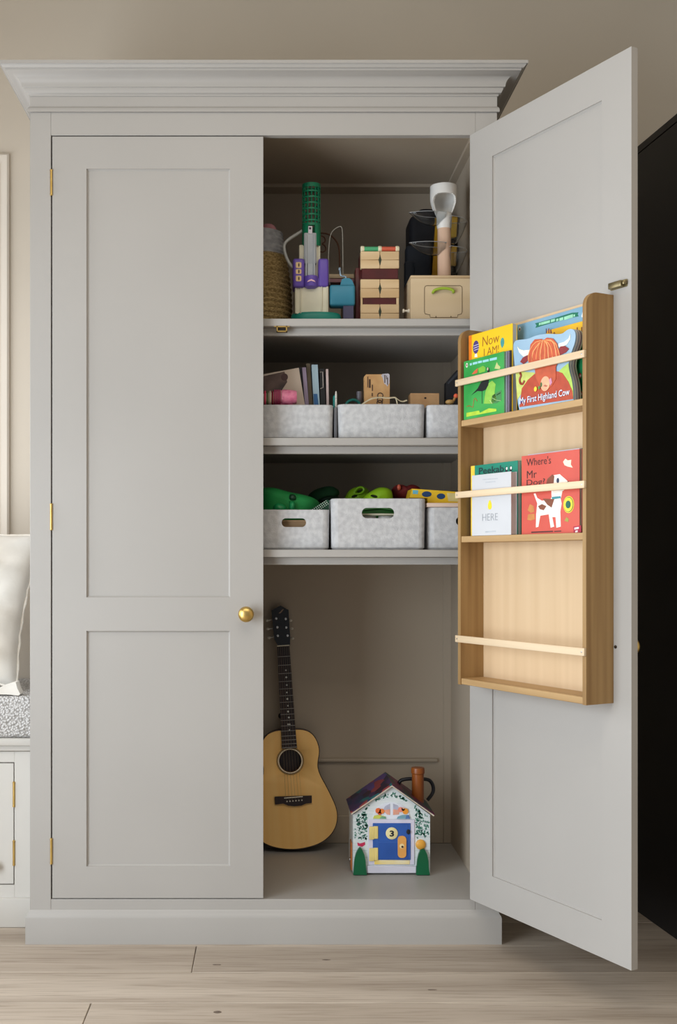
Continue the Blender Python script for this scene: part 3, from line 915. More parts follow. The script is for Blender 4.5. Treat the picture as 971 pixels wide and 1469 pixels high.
# ---------------------------------------------------------------- ball run standing on the box
zbx = SHZ[0] + z2 + .0003
BR = Fr('ball_run', 'wooden post ball run with clear leaf dishes and white scoop, standing on the birch box', 'toy', ((636 - VPX) * 1650 / F * U, Yd(1650), zbx + .0003))
x, zt_ = BR.uv(637, 318); r = BR.uv(646.5, 350)[0] - x
b = MB(); b.lathe([(r, 0), (r, zt_)], (x, 0, 0), 24); b.build('post', wood('pinkish_beech', (218, 186, 162), (204, 168, 142), 'z', .5, 60, 3), BR.o)
b = MB(); b.lathe([(r * 1.9, 0), (r * 1.9, .004), (r * 1.1, .006)], (x, 0, 0), 24); b.build('foot', PLY, BR.o)
WPL = plastic((214, 212, 208), .35)
# scoop: a cup whose front is cut to an arch and which narrows into the post
b = MB()
zc1 = BR.uv(636, 268)[1]; zc0 = BR.uv(636, 309)[1]; zn = BR.uv(637, 326)[1]
xc = BR.uv(636, 280)[0]; rc = BR.uv(655, 280)[0] - xc
m = 80
def scoop_r(t):
    return rc * (1 - .40 * max(0, (t - .45) / .55) ** 1.5)
rows_ = 40
grid = []
for ring_r in (1.0, .86):
    G = []
    for j in range(rows_ + 1):
        t = j / rows_
        z = zc1 + (zc0 - zc1) * t
        G.append([b.bm.verts.new((xc + scoop_r(t) * ring_r * math.sin(2 * PI * k / m), -scoop_r(t) * ring_r * math.cos(2 * PI * k / m), z)) for k in range(m)])
    grid.append(G)
def openf(k, j):
    a = (2 * PI * (k + .5) / m)
    a = a if a < PI else 2 * PI - a
    t = (j + .5) / rows_
    return t > .36 - .02 + .30 * (a / 1.2) ** 4 and a < 1.2
fs = []
for j in range(rows_):
    for k in range(m):
        if openf(k, j): continue
        k2 = (k + 1) % m
        o_, i_ = grid
        fs.append(b.bm.faces.new((o_[j][k], o_[j + 1][k], o_[j + 1][k2], o_[j][k2])))
        fs.append(b.bm.faces.new((i_[j][k], i_[j][k2], i_[j + 1][k2], i_[j + 1][k])))
        for dk, side in ((-1, k), (1, k2)):
            if openf((k + dk) % m, j):
                fs.append(b.bm.faces.new((o_[j][side], i_[j][side], i_[j + 1][side], o_[j + 1][side])))
        for dj, rr_ in ((-1, j), (1, j + 1)):
            if j + dj < 0 or j + dj >= rows_ or openf(k, j + dj):
                fs.append(b.bm.faces.new((o_[rr_][k], o_[rr_][k2], i_[rr_][k2], i_[rr_][k])))
b._fin(fs, True)
b.build('scoop', WPL, BR.o)
b = MB(); b.lathe([(r * 1.0, zn - .006), (r * 1.08, zn), (scoop_r(1) * .98, zc0 - .001), (scoop_r(1) * .98, zc0 + .004)], (x, 0, 0), 28); b.build('collar', WPL, BR.o)
CLEAR = mat('clear_plastic', (235, 238, 240), .04, trans=1.0, ior=1.3)
def leaf(cx_, cy_, cz_, L_, Wd, ang, dip):
    b = MB(); nn, mm = 14, 8
    gu = []
    for side in (0, 1):
        G = []
        for i in range(nn + 1):
            t = i / nn
            wdt = Wd * (max(.05, math.cos(PI / 2 * max(0, (t - .35) / .65))) ** .8)
            row_ = []
            for j in range(mm + 1):
                s = -1 + 2 * j / mm
                z = -dip * (1 - s * s) * math.sin(PI * min(1, .25 + .75 * t)) + (-.0018 if side else 0)
                p = rotz(ang) @ Vector((t * L_, s * wdt, z))
                row_.append(b.bm.verts.new((cx_ + p.x, cy_ + p.y, cz_ + p.z)))
            G.append(row_)
        gu.append(G)
    fs = []
    for G in gu:
        fs += [b.bm.faces.new((G[i][j], G[i + 1][j], G[i + 1][j + 1], G[i][j + 1])) for i in range(nn) for j in range(mm)]
    a, c = gu
    for i in range(nn):
        for j in (0, mm):
            fs.append(b.bm.faces.new((a[i][j], a[i + 1][j], c[i + 1][j], c[i][j])))
    for j in range(mm):
        for i in (0, nn):
            fs.append(b.bm.faces.new((a[i][j], a[i][j + 1], c[i][j + 1], c[i][j])))
    b._fin(fs, True)
    rim = [v.co.copy() for v in (list(r[0] for r in gu[0]) + [gu[0][-1][mm // 2]] + list(r[mm] for r in reversed(gu[0])))]
    d_ = b.build('leaf_dish', CLEAR, BR.o)
    b = MB(); b.tube(rim, .0008, 6, closed=True); b.build('rim', mat('frosted_rim', (170, 172, 174), .3, c2=(160, 162, 164), scale=30), d_)
    return d_
for py in (309, 352):
    z = BR.uv(636, py)[1]
    leaf(x - .004, -.004, z, .108, .030, 192, .034)
    z = BR.uv(636, py + 4)[1]
    leaf(x + .004, .006, z, .080, .034, 24, .075)

# ---------------------------------------------------------------- black and yellow bag behind
G_ = shelf_frame('black_bag', 'black padded bag with yellow panels standing behind the birch box', 'bag', 628, 1770, 0)
BLK = mat('black_nylon', (20, 20, 24), .7, c2=(30, 31, 38), scale=12, bump=.3, bscale=60)
NAVY = mat('dark_navy_nylon', (26, 34, 46), .75, c2=(34, 42, 54), scale=14)
YEL = mat('mustard_fabric', (206, 158, 22), .7, c2=(188, 138, 18), scale=20)
b = MB(); x0, z1 = G_.uv(588, 306); x1 = G_.uv(654, 306)[0]
b.box(x0, x1, 0, .13, 0, z1, .022, 4, smooth=True); b.build('body', BLK, G_.o)
b = MB(); xa = G_.uv(582, 350, -.02)[0]; xb = G_.uv(618, 350, -.02)[0]
b.box(xa, xb, -.03, .02, 0, G_.uv(590, 352, -.02)[1], .012, 3, smooth=True)
b.box(G_.uv(580, 350, -.04)[0], G_.uv(595, 350, -.04)[0], -.045, -.02, 0, G_.uv(590, 374, -.04)[1], .010, 3, smooth=True); b.build('pocket', NAVY, G_.o)
b = MB(); b.prism([G_.uv(*p, -.012) for p in ((619, 400), (628, 400), (632, 318), (625, 318))], -.016, .006); bxp(b, G_, 644, 656, 316, 342, -.012, .006, .005, 3, True); bxp(b, G_, 645, 655, 358, 382, -.012, .006, .005, 3, True)
b.build('yellow_panel', YEL, G_.o)['label'] = 'mustard yellow panels'
b = MB(); pts = [(600, 308), (603, 303), (612, 302), (622, 303), (626, 308)]
b.tube(smooth3([(G_.uv(p[0], p[1], .06)[0], .06, G_.uv(p[0], p[1], .06)[1]) for p in pts]), .006, 8); b.build('grab_handle', BLK, G_.o)

# ================================================================== felt storage boxes
def shrink(pts, cx_, cy_, t, hx, hy):
    return [(cx_ + (p[0] - cx_) * (hx - t) / hx, cy_ + (p[1] - cy_) * (hy - t) / hy) for p in pts]
def felt_box(label, px0, px1, ytop, D, shelf, depth, group, hole=None, xlim=None):
    fr = shelf_frame(None, '', '', (px0 + px1) / 2, D, shelf)
    x0 = fr.uv(px0, ytop)[0]; x1 = fr.uv(px1, ytop)[0]; h = fr.uv(px0, ytop)[1]
    t = .0055
    hx, hy = (x1 - x0) / 2, depth / 2
    cx_, cy_ = (x0 + x1) / 2, hy
    o1 = rrect(x0, x1, 0, depth, .020, 4); i1 = shrink(o1, cx_, cy_, t, hx, hy)
    b = MB()
    taper = .985
    def ringv(pts, z, s=1.0): return [b.bm.verts.new((cx_ + (p[0] - cx_) * s, cy_ + (p[1] - cy_) * s, z)) for p in pts]
    rings = [ringv(o1, 0.004, taper - .012), ringv(o1, 0.0, taper - .03)]
    A0 = ringv(o1, .006, taper); A1 = ringv(o1, h - .002, 1.0); A2 = ringv(shrink(o1, cx_, cy_, t * .4, hx, hy), h); A3 = ringv(i1, h - .001); A4 = ringv(i1, .006)
    n = len(o1)
    seq = [rings[1], rings[0], A0, A1, A2, A3, A4]
    for P_, Q_ in zip(seq, seq[1:]):
        for k in range(n):
            e = (Vector(P_[k].co) - Vector(P_[(k + 1) % n].co)).length
            b._fin([b.bm.faces.new((P_[k], P_[(k + 1) % n], Q_[(k + 1) % n], Q_[k]))], e < .03)
    b._fin([b.bm.faces.new(rings[1][::-1]), b.bm.faces.new(A4)])
    o = b.build('storage_box', FELT)
    if hole:
        c = MB(); q0 = fr.uv(hole[0], hole[2]); q1 = fr.uv(hole[1], hole[3])
        rr_ = (q0[1] - q1[1]) / 2 - .0004
        c.prism(rrect(q0[0], q1[0], q1[1], q0[1], rr_, 8), -.03, .05)
        co_ = c.build('cutter', FELT)
        md = o.modifiers.new('hole', 'BOOLEAN'); md.operation = 'DIFFERENCE'; md.object = co_; md.solver = 'EXACT'
        bpy.context.view_layer.update()
        me = bpy.data.meshes.new_from_object(o.evaluated_get(bpy.context.evaluated_depsgraph_get()))
        o.modifiers.clear(); o.data = me
        me.name = 'storage_box'
        for p_ in me.polygons:
            if p_.area > .002: p_.use_smooth = False
        bpy.data.objects.remove(co_)
    o.matrix_world = fr.M
    tag(o, label, 'storage box', group)
    return fr, h
gr = 'grey felt storage boxes on the shelves'
Q1, h1 = felt_box('low grey felt box full of leaning books and papers', 352, 478.5, 580.5, 1580, 1, .40, gr)
Q2, h2 = felt_box('low grey felt box with kraft cards and ribbon sticking out', 484.5, 610, 579.5, 1580, 1, .40, gr)
Q3, h3 = felt_box('low grey felt box half hidden by the book rack, next to the kraft-card box', 612.5, 686, 580.5, 1580, 1, .40, gr)
Q4, h4 = felt_box('grey felt box with slot handle holding the green costume', 350, 473, 731, 1580, 2, .40, gr, (404, 439, 743.5, 756))
Q5, h5 = felt_box('tallest grey felt box with slot handle, lime green clogs inside', 475, 611, 715, 1574, 2, .40, gr, (519, 565.5, 728.5, 743.5))
Q6, h6 = felt_box('grey felt box under a pale pink lid, partly behind the book rack', 613.5, 687, 727.5, 1582, 2, .38, gr, (654, 672, 741, 754))
# ================================================================== contents of the boxes
BOT = .0075
def inbox(name, label, cat, fr, px, y, group=None, rot=None):
    x = fr.uv(px, 560 if fr in (Q1, Q2, Q3) else 715, y)[0]
    M = fr.M @ Vector((x, y, BOT))
    return Fr(name, label, cat, M, rot, group)
# --- left box, middle shelf: leaning books and papers (thin, standing upright, turned a little)
BK_G = None
def slab(name, label, cat, fr, pxl, pxr, pyt, y, dep, m, lean, pages=None):
    """a book or folder seen spine-on: bottom inside the box, top edge at the given pixels"""
    o = Fr(name, label, cat, fr.M @ Vector((0, y, BOT)))
    x0, z1 = o.uv(pxl, pyt); x1 = o.uv(pxr, pyt)[0]
    b = MB(); k = lean
    pts = [(x0 - k, 0), (x1 - k, 0), (x1, z1), (x0, z1)]
    pts = [(p[0] + k * (1 - 0), p[1]) if False else p for p in pts]
    b.prism(pts, 0, dep)
    b.build('cover', m, o.o)
    if pages:
        b = MB(); w_ = (x1 - x0)
        b.prism([(x0 - k + w_ * .2, 0.001), (x1 - k - w_ * .2, .001), (x1 - w_ * .2, z1 + .0008), (x0 + w_ * .2, z1 + .0008)], .002, dep - .002)
        b.build('pages', pages, o.o)
    return o
PAPER = mat('paper', (222, 216, 206), .8, c2=(210, 203, 192), scale=90)
# magazine seen face-on at the left, slanting top edge
mg = Fr('magazine', 'white-bordered magazine with a dark photo on its cover, leaning in a felt box', 'magazine', Q1.M @ Vector((0, .075, BOT)))
pts = [mg.uv(*p) for p in ((372, 538), (428.5, 527.5), (437.5, 582))]
b = MB(); b.prism([(mg.uv(366, 600)[0], 0), (pts[2][0] + .012, 0), pts[2], pts[1], pts[0]], 0, .004); b.build('cover', mat('magazine_cover', (196, 180, 164), .5, c2=(204, 188, 172), scale=10), mg.o)
flat([mg.uv(*p) for p in ((372, 541), (408, 533), (412, 548), (404, 560), (372, 566))], 0, mat('cover_photo', (58, 44, 40), .5, c2=(104, 82, 74), scale=26), mg.o, 'cover_photo')
flat(circ(*mg.uv(408, 541), .0105, 16, .011), -.0006, ink((66, 40, 38)), mg.o, 'cover_photo')
# jewelled pink toy and bangles in front of it
pk = Fr('toy_cup', 'glittery pink toy cup lying in front of the magazine', 'toy', Q1.M @ Vector((Q1.uv(405, 570)[0], .032, .055)))
PG = mat('pink_glitter', (206, 104, 138), .35, c2=(228, 136, 164), scale=90, bump=.5, bscale=160)
x0, zc_ = pk.uv(403.5, 570); x1 = pk.uv(425.5, 570)[0]
b = MB(); b.lathe([(.021, x0), (.0235, x0 + .008), (.0225, x0 + .026), (.020, x1 - .004), (.018, x1)], (0, 0, zc_), 20, 'x'); b.build('cup', PG, pk.o)
b = MB()
for k in range(4):
    xx = x0 - .004 - .0052 * k; b.tube([(xx, .021 * math.cos(a * PI / 10), zc_ + .021 * math.sin(a * PI / 10)) for a in range(20)], .0024, 6, closed=True)
b.build('ring', plastic((160, 52, 92)), pk.o)
b = MB(); b.box(x0 - .02, x1 - .012, -.006, .014, -.055 + BOT, zc_ - .014); b.build('base', PG, pk.o)
bg_ = Fr('bangle', 'striped toy bangles at the end of the pink cup', 'toy', Q1.M @ Vector((Q1.uv(386, 572)[0], .034, BOT)))
for k, c in enumerate(((120, 30, 46), (190, 170, 150), (84, 96, 60), (200, 60, 90))):
    x, z = bg_.uv(391 - k * 3.6, 572.5)
    b = MB(); b.tube([(x, .022 * math.cos(a * PI / 10), z + .022 * math.sin(a * PI / 10)) for a in range(20)], .0032, 6, closed=True); b.build('ring', plastic(c), bg_.o)
b = MB(); x, z = bg_.uv(386, 572); b.box(x - .014, x + .012, -.004, .004, 0, z - .018); b.build('stand', plastic((110, 40, 60)), bg_.o)
slab('book', 'thin black-spined book leaning beside the magazine', 'book', Q1, 427.5, 433, 527.5, .10, .16, plastic((34, 30, 38)), -.017)
slab('book', 'lavender paperback leaning between black and brown books', 'book', Q1, 433.2, 438.8, 527, .09, .17, plastic((150, 134, 158)), -.017, None)
slab('book', 'brown paper-covered book leaning behind the lavender one', 'book', Q1, 439.2, 444.6, 521.5, .11, .17, mat('brown_paper', (126, 112, 92), .8, c2=(140, 124, 102), scale=20), -.0155)
fd = slab('folder', 'pale blue folder with a darker blue label standing among the books', 'folder', Q1, 447.0, 455.6, 523, .08, .16, mat('pale_blue_card', (152, 176, 188), .6, c2=(162, 186, 198), scale=12), -.012)
flat([fd.uv(*p) for p in ((449.5, 565), (455, 565), (457, 582), (450.5, 582))], 0, ink((44, 92, 138)), fd.o, 'label_print')
fb = slab('notebook', 'black notebook with a thin white frame printed on its cover', 'book', Q1, 458, 465, 529, .085, .16, plastic((22, 22, 24)), -.008)
b = MB(); b.tube([(fb.uv(*p)[0], -.0006, fb.uv(*p)[1]) for p in ((459, 534), (462.8, 533.5), (463.5, 556), (459.5, 557.5))], .0009, 6); b.build('cover_frame', ink((206, 196, 186)), fb.o)
slab('booklet', 'pinkish grey booklet standing at the end of the row', 'book', Q1, 467.4, 470.8, 529.5, .08, .15, mat('pink_grey_card', (186, 166, 162), .7, c2=(198, 178, 174), scale=14), -.004)
# pens standing between the boxes
PC = Fr('grey_case', 'slim dark grey case wedged between two low felt boxes', 'case', Q1.M @ Vector((0, .012, -.0)))
x0, z1 = PC.uv(479.3, 584); x1 = PC.uv(483.6, 584)[0]
b = MB(); b.box(x0, x1, 0, .30, 0, z1, .002, 2); b.build('body', plastic((92, 92, 96)), PC.o)
for nm, lb, px, pyt, c, r in (('marker_pen', 'teal marker pen standing on the slim grey case', 479.6, 567, (24, 128, 120), .0042), ('paper_tag', 'pale slim stick standing beside the teal marker', 482.0, 561, (196, 192, 184), .0032)):
    o = Fr(nm, lb, 'pen' if nm == 'marker_pen' else 'stick', PC.M @ Vector((0, .02 + (.02 if nm == 'marker_pen' else 0), z1 + .0004)))
    x, z = o.uv(px, pyt); b = MB(); b.lathe([(r * .9, 0), (r, .004), (r, z * .8), (r * .8, z * .9), (r * .7, z - .003), (r * .3, z)], (x, 0, 0), 12); b.build('barrel', plastic(c), o.o)
    b = MB(); b.lathe([(r * 1.08, z * .55), (r * 1.08, z * .58)], (x, 0, 0), 12); b.build('band', plastic(tuple(int(v * .8) for v in c)), o.o)
# --- middle box, middle shelf
KRAFT = mat('kraft_card', (196, 154, 104), .8, c2=(184, 140, 92), scale=40)
kc = Fr('kraft_card', 'tall kraft carton with dark print and a pale torn sticker', 'carton', Q2.M @ Vector((0, .07, BOT)))
x0, z1 = kc.uv(522.5, 537); x1 = kc.uv(559, 537)[0]
b = MB(); b.prism([(x0, 0), (x1, 0)] + [(x1, z1 - .008), (x1 - .003, z1 - .002), (x1 - .008, z1), (x0 + .006, z1), (x0, z1 - .006)], 0, .03); b.build('carton', KRAFT, kc.o)
vk = V(515, 530, 7.768)
flat(kc.poly([(262, 50), (325, 45), (340, 60), (338, 150), (315, 192), (300, 170), (280, 160), (262, 90), (245, 70)], vk), 0, ink((176, 172, 180)), kc.o, 'sticker')
INKD = ink((70, 48, 34))
for a in ((92, 80, 100, 200), (108, 110, 128, 205), (142, 170, 153, 240), (140, 262, 152, 300), (282, 62, 292, 150), (302, 70, 308, 110), (312, 90, 322, 170)):
    q0 = kc.uv(*vk(a[0], a[1])); q1 = kc.uv(*vk(a[2], a[3]))
    flat([(q0[0], q1[1]), (q1[0], q1[1]), (q1[0], q0[1]), (q0[0], q0[1])], -.0006, INKD, kc.o, 'print_line', .0004)
for cx_, cy_ in ((235, 290), (232, 340), (228, 372)):
    q = kc.uv(*vk(cx_, cy_)); b = MB(); b.tube([(p[0], -.0004, p[1]) for p in circ(q[0], q[1], .008, 16, .0075)], .0016, 6, closed=True); b.build('print_ring', INKD, kc.o)
kb_ = Fr('kraft_box', 'small low kraft box with one dark hole, beside the tall kraft carton', 'carton', Q2.M @ Vector((0, .10, BOT)))
x0, z1 = kb_.uv(588.5, 564); x1 = kb_.uv(606.0, 564)[0]; x2 = kb_.uv(630, 564)[0]
b = MB(); b.box(x0, x2, 0, .05, h2 - BOT + .0006, z1, .001, 1); b.build('carton', mat('pale_kraft', (200, 160, 116), .8, c2=(190, 148, 104), scale=40), kb_.o)
q = kb_.uv(610, 571); flat(circ(q[0], q[1], .0035, 12, .003), 0, ink((40, 28, 22)), kb_.o, 'hole')
# ribbon, teal cord, loose bits in the middle box
rb = Fr('paper_ribbon', 'cream paper ribbon trailing over the rim of the kraft-card box', 'ribbon', Q2.M @ Vector((0, .02, 0)))
pts = [(519, 580), (524, 576), (534, 570.5), (546, 569.5), (558, 571), (567, 569.5), (571, 573), (577, 576), (584, 573.5)]
b = MB(); P3 = smooth3([(rb.uv(p[0], p[1])[0], .004 * math.sin(i), rb.uv(p[0], p[1])[1]) for i, p in enumerate(pts)])
for a, c in zip(P3, P3[1:]):
    vs = [b.bm.verts.new(v) for v in ((a.x, a.y - .004, a.z - .0022), (c.x, c.y - .004, c.z - .0022), (c.x, c.y + .006, c.z + .0022), (a.x, a.y + .006, a.z + .0022))]
    b._fin([b.bm.faces.new(vs)], True)
bmesh.ops.remove_doubles(b.bm, verts=b.bm.verts[:], dist=1e-5)
bmesh.ops.solidify(b.bm, geom=b.bm.faces[:], thickness=.0012)
b.build('strip', mat('cream_ribbon', (218, 206, 176), .7, c2=(206, 194, 162), scale=60), rb.o)
b = MB(); P3 = smooth3([(rb.uv(p[0], p[1])[0], .002, rb.uv(p[0], p[1])[1]) for p in ((567, 569.5), (569, 574), (570, 580), (571, 590), (571, 626))]); b.tube(P3, .0022, 6); b.build('tail', MATS['cream_ribbon'], rb.o)
tc_ = Fr('teal_cord', 'dark teal cord looped at the corner of the kraft-card box', 'cord', Q2.M @ Vector((0, .05, BOT)))
pts = [(495, 600), (496, 580), (500, 575), (507, 572.5), (513, 574), (517, 578), (518, 600)]
b = MB(); b.tube(smooth3([(tc_.uv(p[0], p[1])[0], .003 * i, max(.004, tc_.uv(p[0], p[1])[1])) for i, p in enumerate(pts)] + [(tc_.uv(518, 600)[0], .02, .004)]), .0042, 8); b.build('loop', plastic((22, 96, 88)), tc_.o)
b = MB(); x = tc_.uv(495, 600)[0]; b.tube([(x, 0, tc_.uv(495, 600)[1]), (x, 0, .004), (x + .04, 0.01, .004)], .0042, 8); b.build('tail', plastic((22, 96, 88)), tc_.o)
br = Fr('toy_brush', 'small dark grey toy brush standing beside the kraft carton', 'toy', Q2.M @ Vector((0, .09, BOT)))
x, z = br.uv(515.5, 562); b = MB(); b.lathe([(.004, 0), (.004, z * .7), (.006, z * .75)], (x, 0, 0), 12); b.build('handle', plastic((70, 66, 70)), br.o)
b = MB(); b.lathe([(.006, z * .75), (.0085, z * .8), (.009, z), (.006, z + .001)], (x, 0, 0), 14); b.build('head', plastic((92, 88, 94)), br.o)
# --- right box, middle shelf: dark case and small orange bits
dk = Fr('dark_case', 'black triangular case standing in the felt box behind the book rack', 'case', Q3.M @ Vector((0, .10, BOT)))
pts = [dk.uv(*p) for p in ((640, 585), (640, 548), (655, 531), (672, 531), (672, 585))]
b = MB(); b.prism([(pts[0][0], 0)] + pts[1:4] + [(pts[4][0], 0)], 0, .04); b.build('shell', plastic((24, 26, 32)), dk.o)
b = MB(); b.prism([(p[0] + .004, p[1] - .003) for p in pts[1:3]] + [(pts[2][0] + .006, pts[2][1] - .012), (pts[1][0] + .007, pts[1][1] - .006)], -.002, .0); b.build('seam', plastic((50, 54, 62)), dk.o)
tb = Fr('toy_bird', 'little tan and orange wooden bird at the rim of the half-hidden felt box', 'toy', Q3.M @ Vector((0, .03, BOT)))
x, z = tb.uv(645, 577); b = MB(); b.ell((x, 0, z), .013, .010, .008, 14, 10); b.build('body', plastic((178, 140, 84)), tb.o)
b = MB(); x2, z2_ = tb.uv(654, 568); b.ell((x2, 0, z2_), .007, .007, .007, 14, 10); b.build('head', plastic((214, 92, 60)), tb.o)
b = MB(); b.tube([(x, 0, z - .004), ((x + x2) / 2, 0, z), (x2, 0, z2_)], .004, 8); b.tube([(x, 0, z), (x, 0, 0)], .004, 8); b.build('stem', plastic((150, 110, 60)), tb.o)

# --- bottom row of boxes
GREEN = mat('green_costume', (16, 112, 52), .75, c2=(24, 136, 66), scale=14, bump=.3, bscale=30)
gc = Fr('costume', 'bright green satin dressing-up costume heaped in the felt box', 'costume', Q4.M @ Vector((0, .06, BOT)))
def blob(pts, y0, y1, fr, m, name, par, zmin=0.0, pts_smooth=2, round_=.5):
    """soft heap: rounded outline, bulging front and back"""
    P_ = smooth_poly([fr.uv(*p) for p in pts], pts_smooth)
    P_ = [(p[0], max(p[1], zmin)) for p in P_]
    cx_ = sum(p[0] for p in P_) / len(P_); cz_ = sum(p[1] for p in P_) / len(P_)
    b = MB(); rings = []
    for s, t in ((.02, 0), (.45, .03), (.75, .10), (.93, .25), (1.0, .5), (.93, .75), (.75, .9), (.45, .97), (.02, 1)):
        rings.append([b.bm.verts.new((cx_ + (p[0] - cx_) * s, y0 + (y1 - y0) * t, max(zmin, cz_ + (p[1] - cz_) * s))) for p in P_])
    n = len(P_)
    for A_, B_ in zip(rings, rings[1:]):
        b._fin([b.bm.faces.new((A_[k], A_[(k + 1) % n], B_[(k + 1) % n], B_[k])) for k in range(n)], True)
    return b.build(name, m, par)
blob([(366, 704), (378, 697), (392, 697), (406, 701), (420, 705), (438, 708), (456, 714), (462, 724), (458, 742), (420, 770), (372, 760)], -.02, .16, gc, GREEN, 'body', gc.o)
blob([(392, 724), (400, 721), (410, 725), (412, 733), (400, 740), (390, 735)], -.035, .03, gc, mat('green_satin', (30, 142, 84), .4, c2=(20, 120, 66), scale=20), 'sleeve', gc.o)
blob([(414, 720), (421, 718), (424, 724), (423, 735), (414, 736)], -.036, .03, gc, MATS['green_satin'], 'sleeve', gc.o)
blob([(414, 709), (424, 709), (426, 719), (414, 719)], -.028, .02, gc, plastic((12, 52, 30)), 'collar', gc.o)
dg = Fr('hat', 'dark green felt hat lying behind the green costume', 'hat', Q4.M @ Vector((0, .20, BOT)))
blob([(440, 712), (450, 702), (464, 697), (476, 695.5), (486, 700), (489, 707), (485, 712), (467, 714), (461, 740), (446, 740)], 0, .09, dg, mat('dark_green_felt', (18, 62, 34), .85, c2=(26, 78, 42), scale=18), 'crown', dg.o)
blob([(452, 716), (470, 709), (486, 711), (490, 714), (472, 720), (455, 722)], -.012, .08, dg, plastic((12, 40, 26)), 'brim', dg.o, pts_smooth=2)
gt = Fr('beaded_trim', 'dark green strip with rows of white beads at the box corner', 'trim', Q4.M @ Vector((0, .026, h4 + .0003)))
b = MB(); q = [gt.uv(*p) for p in ((446, 732), (471, 716.5), (474, 719), (473, 732))]
q = [(p[0] - .003, max(p[1], 0)) for p in q]; b.prism(q, 0, .008); b.build('strip', plastic((16, 56, 36)), gt.o)
b = MB()
for i in range(3):
    for j in range(9):
        t = j / 8
        x, z = gt.uv(448.5 + 19 * t + i * 1.5, 731 - 12.5 * t + i * 2.2); b.ell((x, -.0008, z), .0014, .0014, .0014, 6, 4)
o = b.build('beads', plastic((214, 218, 206)), gt.o); o['kind'] = 'stuff'
# slot view: cream rail seen through the handle holes
for Q, px0, px1, py, nm, lb in ((Q4, 402, 441, 746, 'wooden_tray', 'tan wooden tray edge seen through the left slot handle'), (Q5, 515, 569, 736.5, 'toy_track', 'cream toy track edge seen through the tall box slot')):
    o = Fr(nm, lb, 'tray' if 'tray' in nm else 'toy', Q.M @ Vector((0, .03, BOT)))
    b = MB(); x0, z = o.uv(px0, py); x1 = o.uv(px1, py)[0]
    b.box(x0, x1, 0, .012, z - .006, z, .001, 1); b.build('rim', mat('tan_wood' if Q is Q4 else 'cream_wood', (196, 160, 120) if Q is Q4 else (222, 214, 186), .6, c2=(184, 148, 108) if Q is Q4 else (214, 206, 178), scale=20), o.o)
    if Q is Q4:
        b = MB(); b.box(x0, x1, .004, .010, 0, z - .006); b.build('side', MATS['tan_wood'], o.o)
    else:
        xm = o.uv(542, py)[0]
        for a, c in ((x0, xm - .003), (xm + .003, x1)):
            b = MB(); b.lathe([(.5, 0), (1, .004), (1, z - .008), (.6, z - .006)], ((a + c) / 2, .022, 0), 20, sx=(c - a) / 2, sy=.015); b.build('cup', plastic((206, 204, 198)), o.o)
# lime clogs
LIME = mat('lime_foam', (142, 190, 20), .6, c2=(132, 178, 16), scale=20)
cl = Fr('clog', 'lime green foam clog with an open strap, in the tallest felt box', 'shoe', Q5.M @ Vector((0, .225, BOT)), None, 'lime clogs in the tallest box')
blob([(494, 716), (499, 706), (506, 699), (516, 696), (526, 697), (532, 702), (534, 712), (532, 740), (500, 745)], 0, .11, cl, LIME, 'upper', cl.o)
b = MB(); b.tube(smooth3([(cl.uv(p[0], p[1], -.004)[0], -.004, cl.uv(p[0], p[1], -.004)[1]) for p in ((508, 706), (513, 699.5), (520, 698.5), (523, 703), (518, 708), (510, 709), (508, 706))]), .0035, 8); b.build('strap', plastic((120, 168, 24)), cl.o)
for a in ((509, 711.5), (517, 704.5)):
    x, z = cl.uv(*a, -.003); b = MB(); b.ell((x, .008, z), .011, .012, .0052, 14, 8, roty(-18)); b.build('opening', plastic((30, 44, 14)), cl.o)
c2_ = Fr('clog', 'lime green foam clog with a smooth rounded toe, in the tallest felt box', 'shoe', Q5.M @ Vector((0, .10, BOT)), None, 'lime clogs in the tallest box')
blob([(520, 716), (527, 708), (536, 702), (546, 697), (556, 697), (564, 701), (567, 710), (566, 735), (524, 740)], 0, .12, c2_, LIME, 'upper', c2_.o)
x, z = c2_.uv(538, 712, -.003); b = MB(); b.ell((x, .010, z), .0135, .012, .0055, 14, 8, roty(14)); b.build('opening', plastic((26, 40, 14)), c2_.o)
# foliage-coloured cloth seen through the tall box slot
gb = Fr('green_cloth', 'dark green cloth bundled low inside the tall slotted box', 'cloth', Q5.M @ Vector((0, .076, BOT)))
blob([(512, 726), (530, 722), (556, 722), (574, 727), (572, 760), (514, 760)], .0, .022, gb, plastic((32, 92, 34)), 'bundle', gb.o)
b = MB(); b.tube([(gb.uv(522, 731)[0], .0, gb.uv(522, 731)[1]), (gb.uv(545, 729)[0], -.001, gb.uv(545, 729)[1]), (gb.uv(566, 732)[0], .0, gb.uv(566, 732)[1])], .003, 8); b.build('hem', plastic((40, 108, 42)), gb.o)
# red gloves/figures and the yellow spotted box on the lidded box
ld = Fr('box_lid', 'pale pink wooden lid resting on the right felt box', 'lid', Q6.M @ Vector((0, 0, h6 + .0003)))
b = MB(); x0 = ld.uv(612, 724)[0]; x1 = ld.uv(687, 724)[0]; z1 = ld.uv(640, 721.5)[1]
b.box(x0, x1, -.004, .37, 0, z1, .002, 2); b.build('board', mat('pink_wood', (214, 190, 174), .6, c2=(206, 180, 164), scale=14), ld.o)
b = MB(); b.box(x0 + .022, x1 - .022, .022, .345, -.006, 0); b.build('rebate', MATS['pink_wood'], ld.o)
zl = h6 + .0003 + z1 + .0003
yb = Fr('spotted_box', 'yellow board-game box with navy ovals lying on the pink lid', 'box', Q6.M @ Vector((0, .035, zl)))
pts = [yb.uv(*p) for p in ((591, 701), (626, 704), (662, 706), (662, 721), (586.5, 718))]
b = MB(); zz = min(p[1] for p in pts)
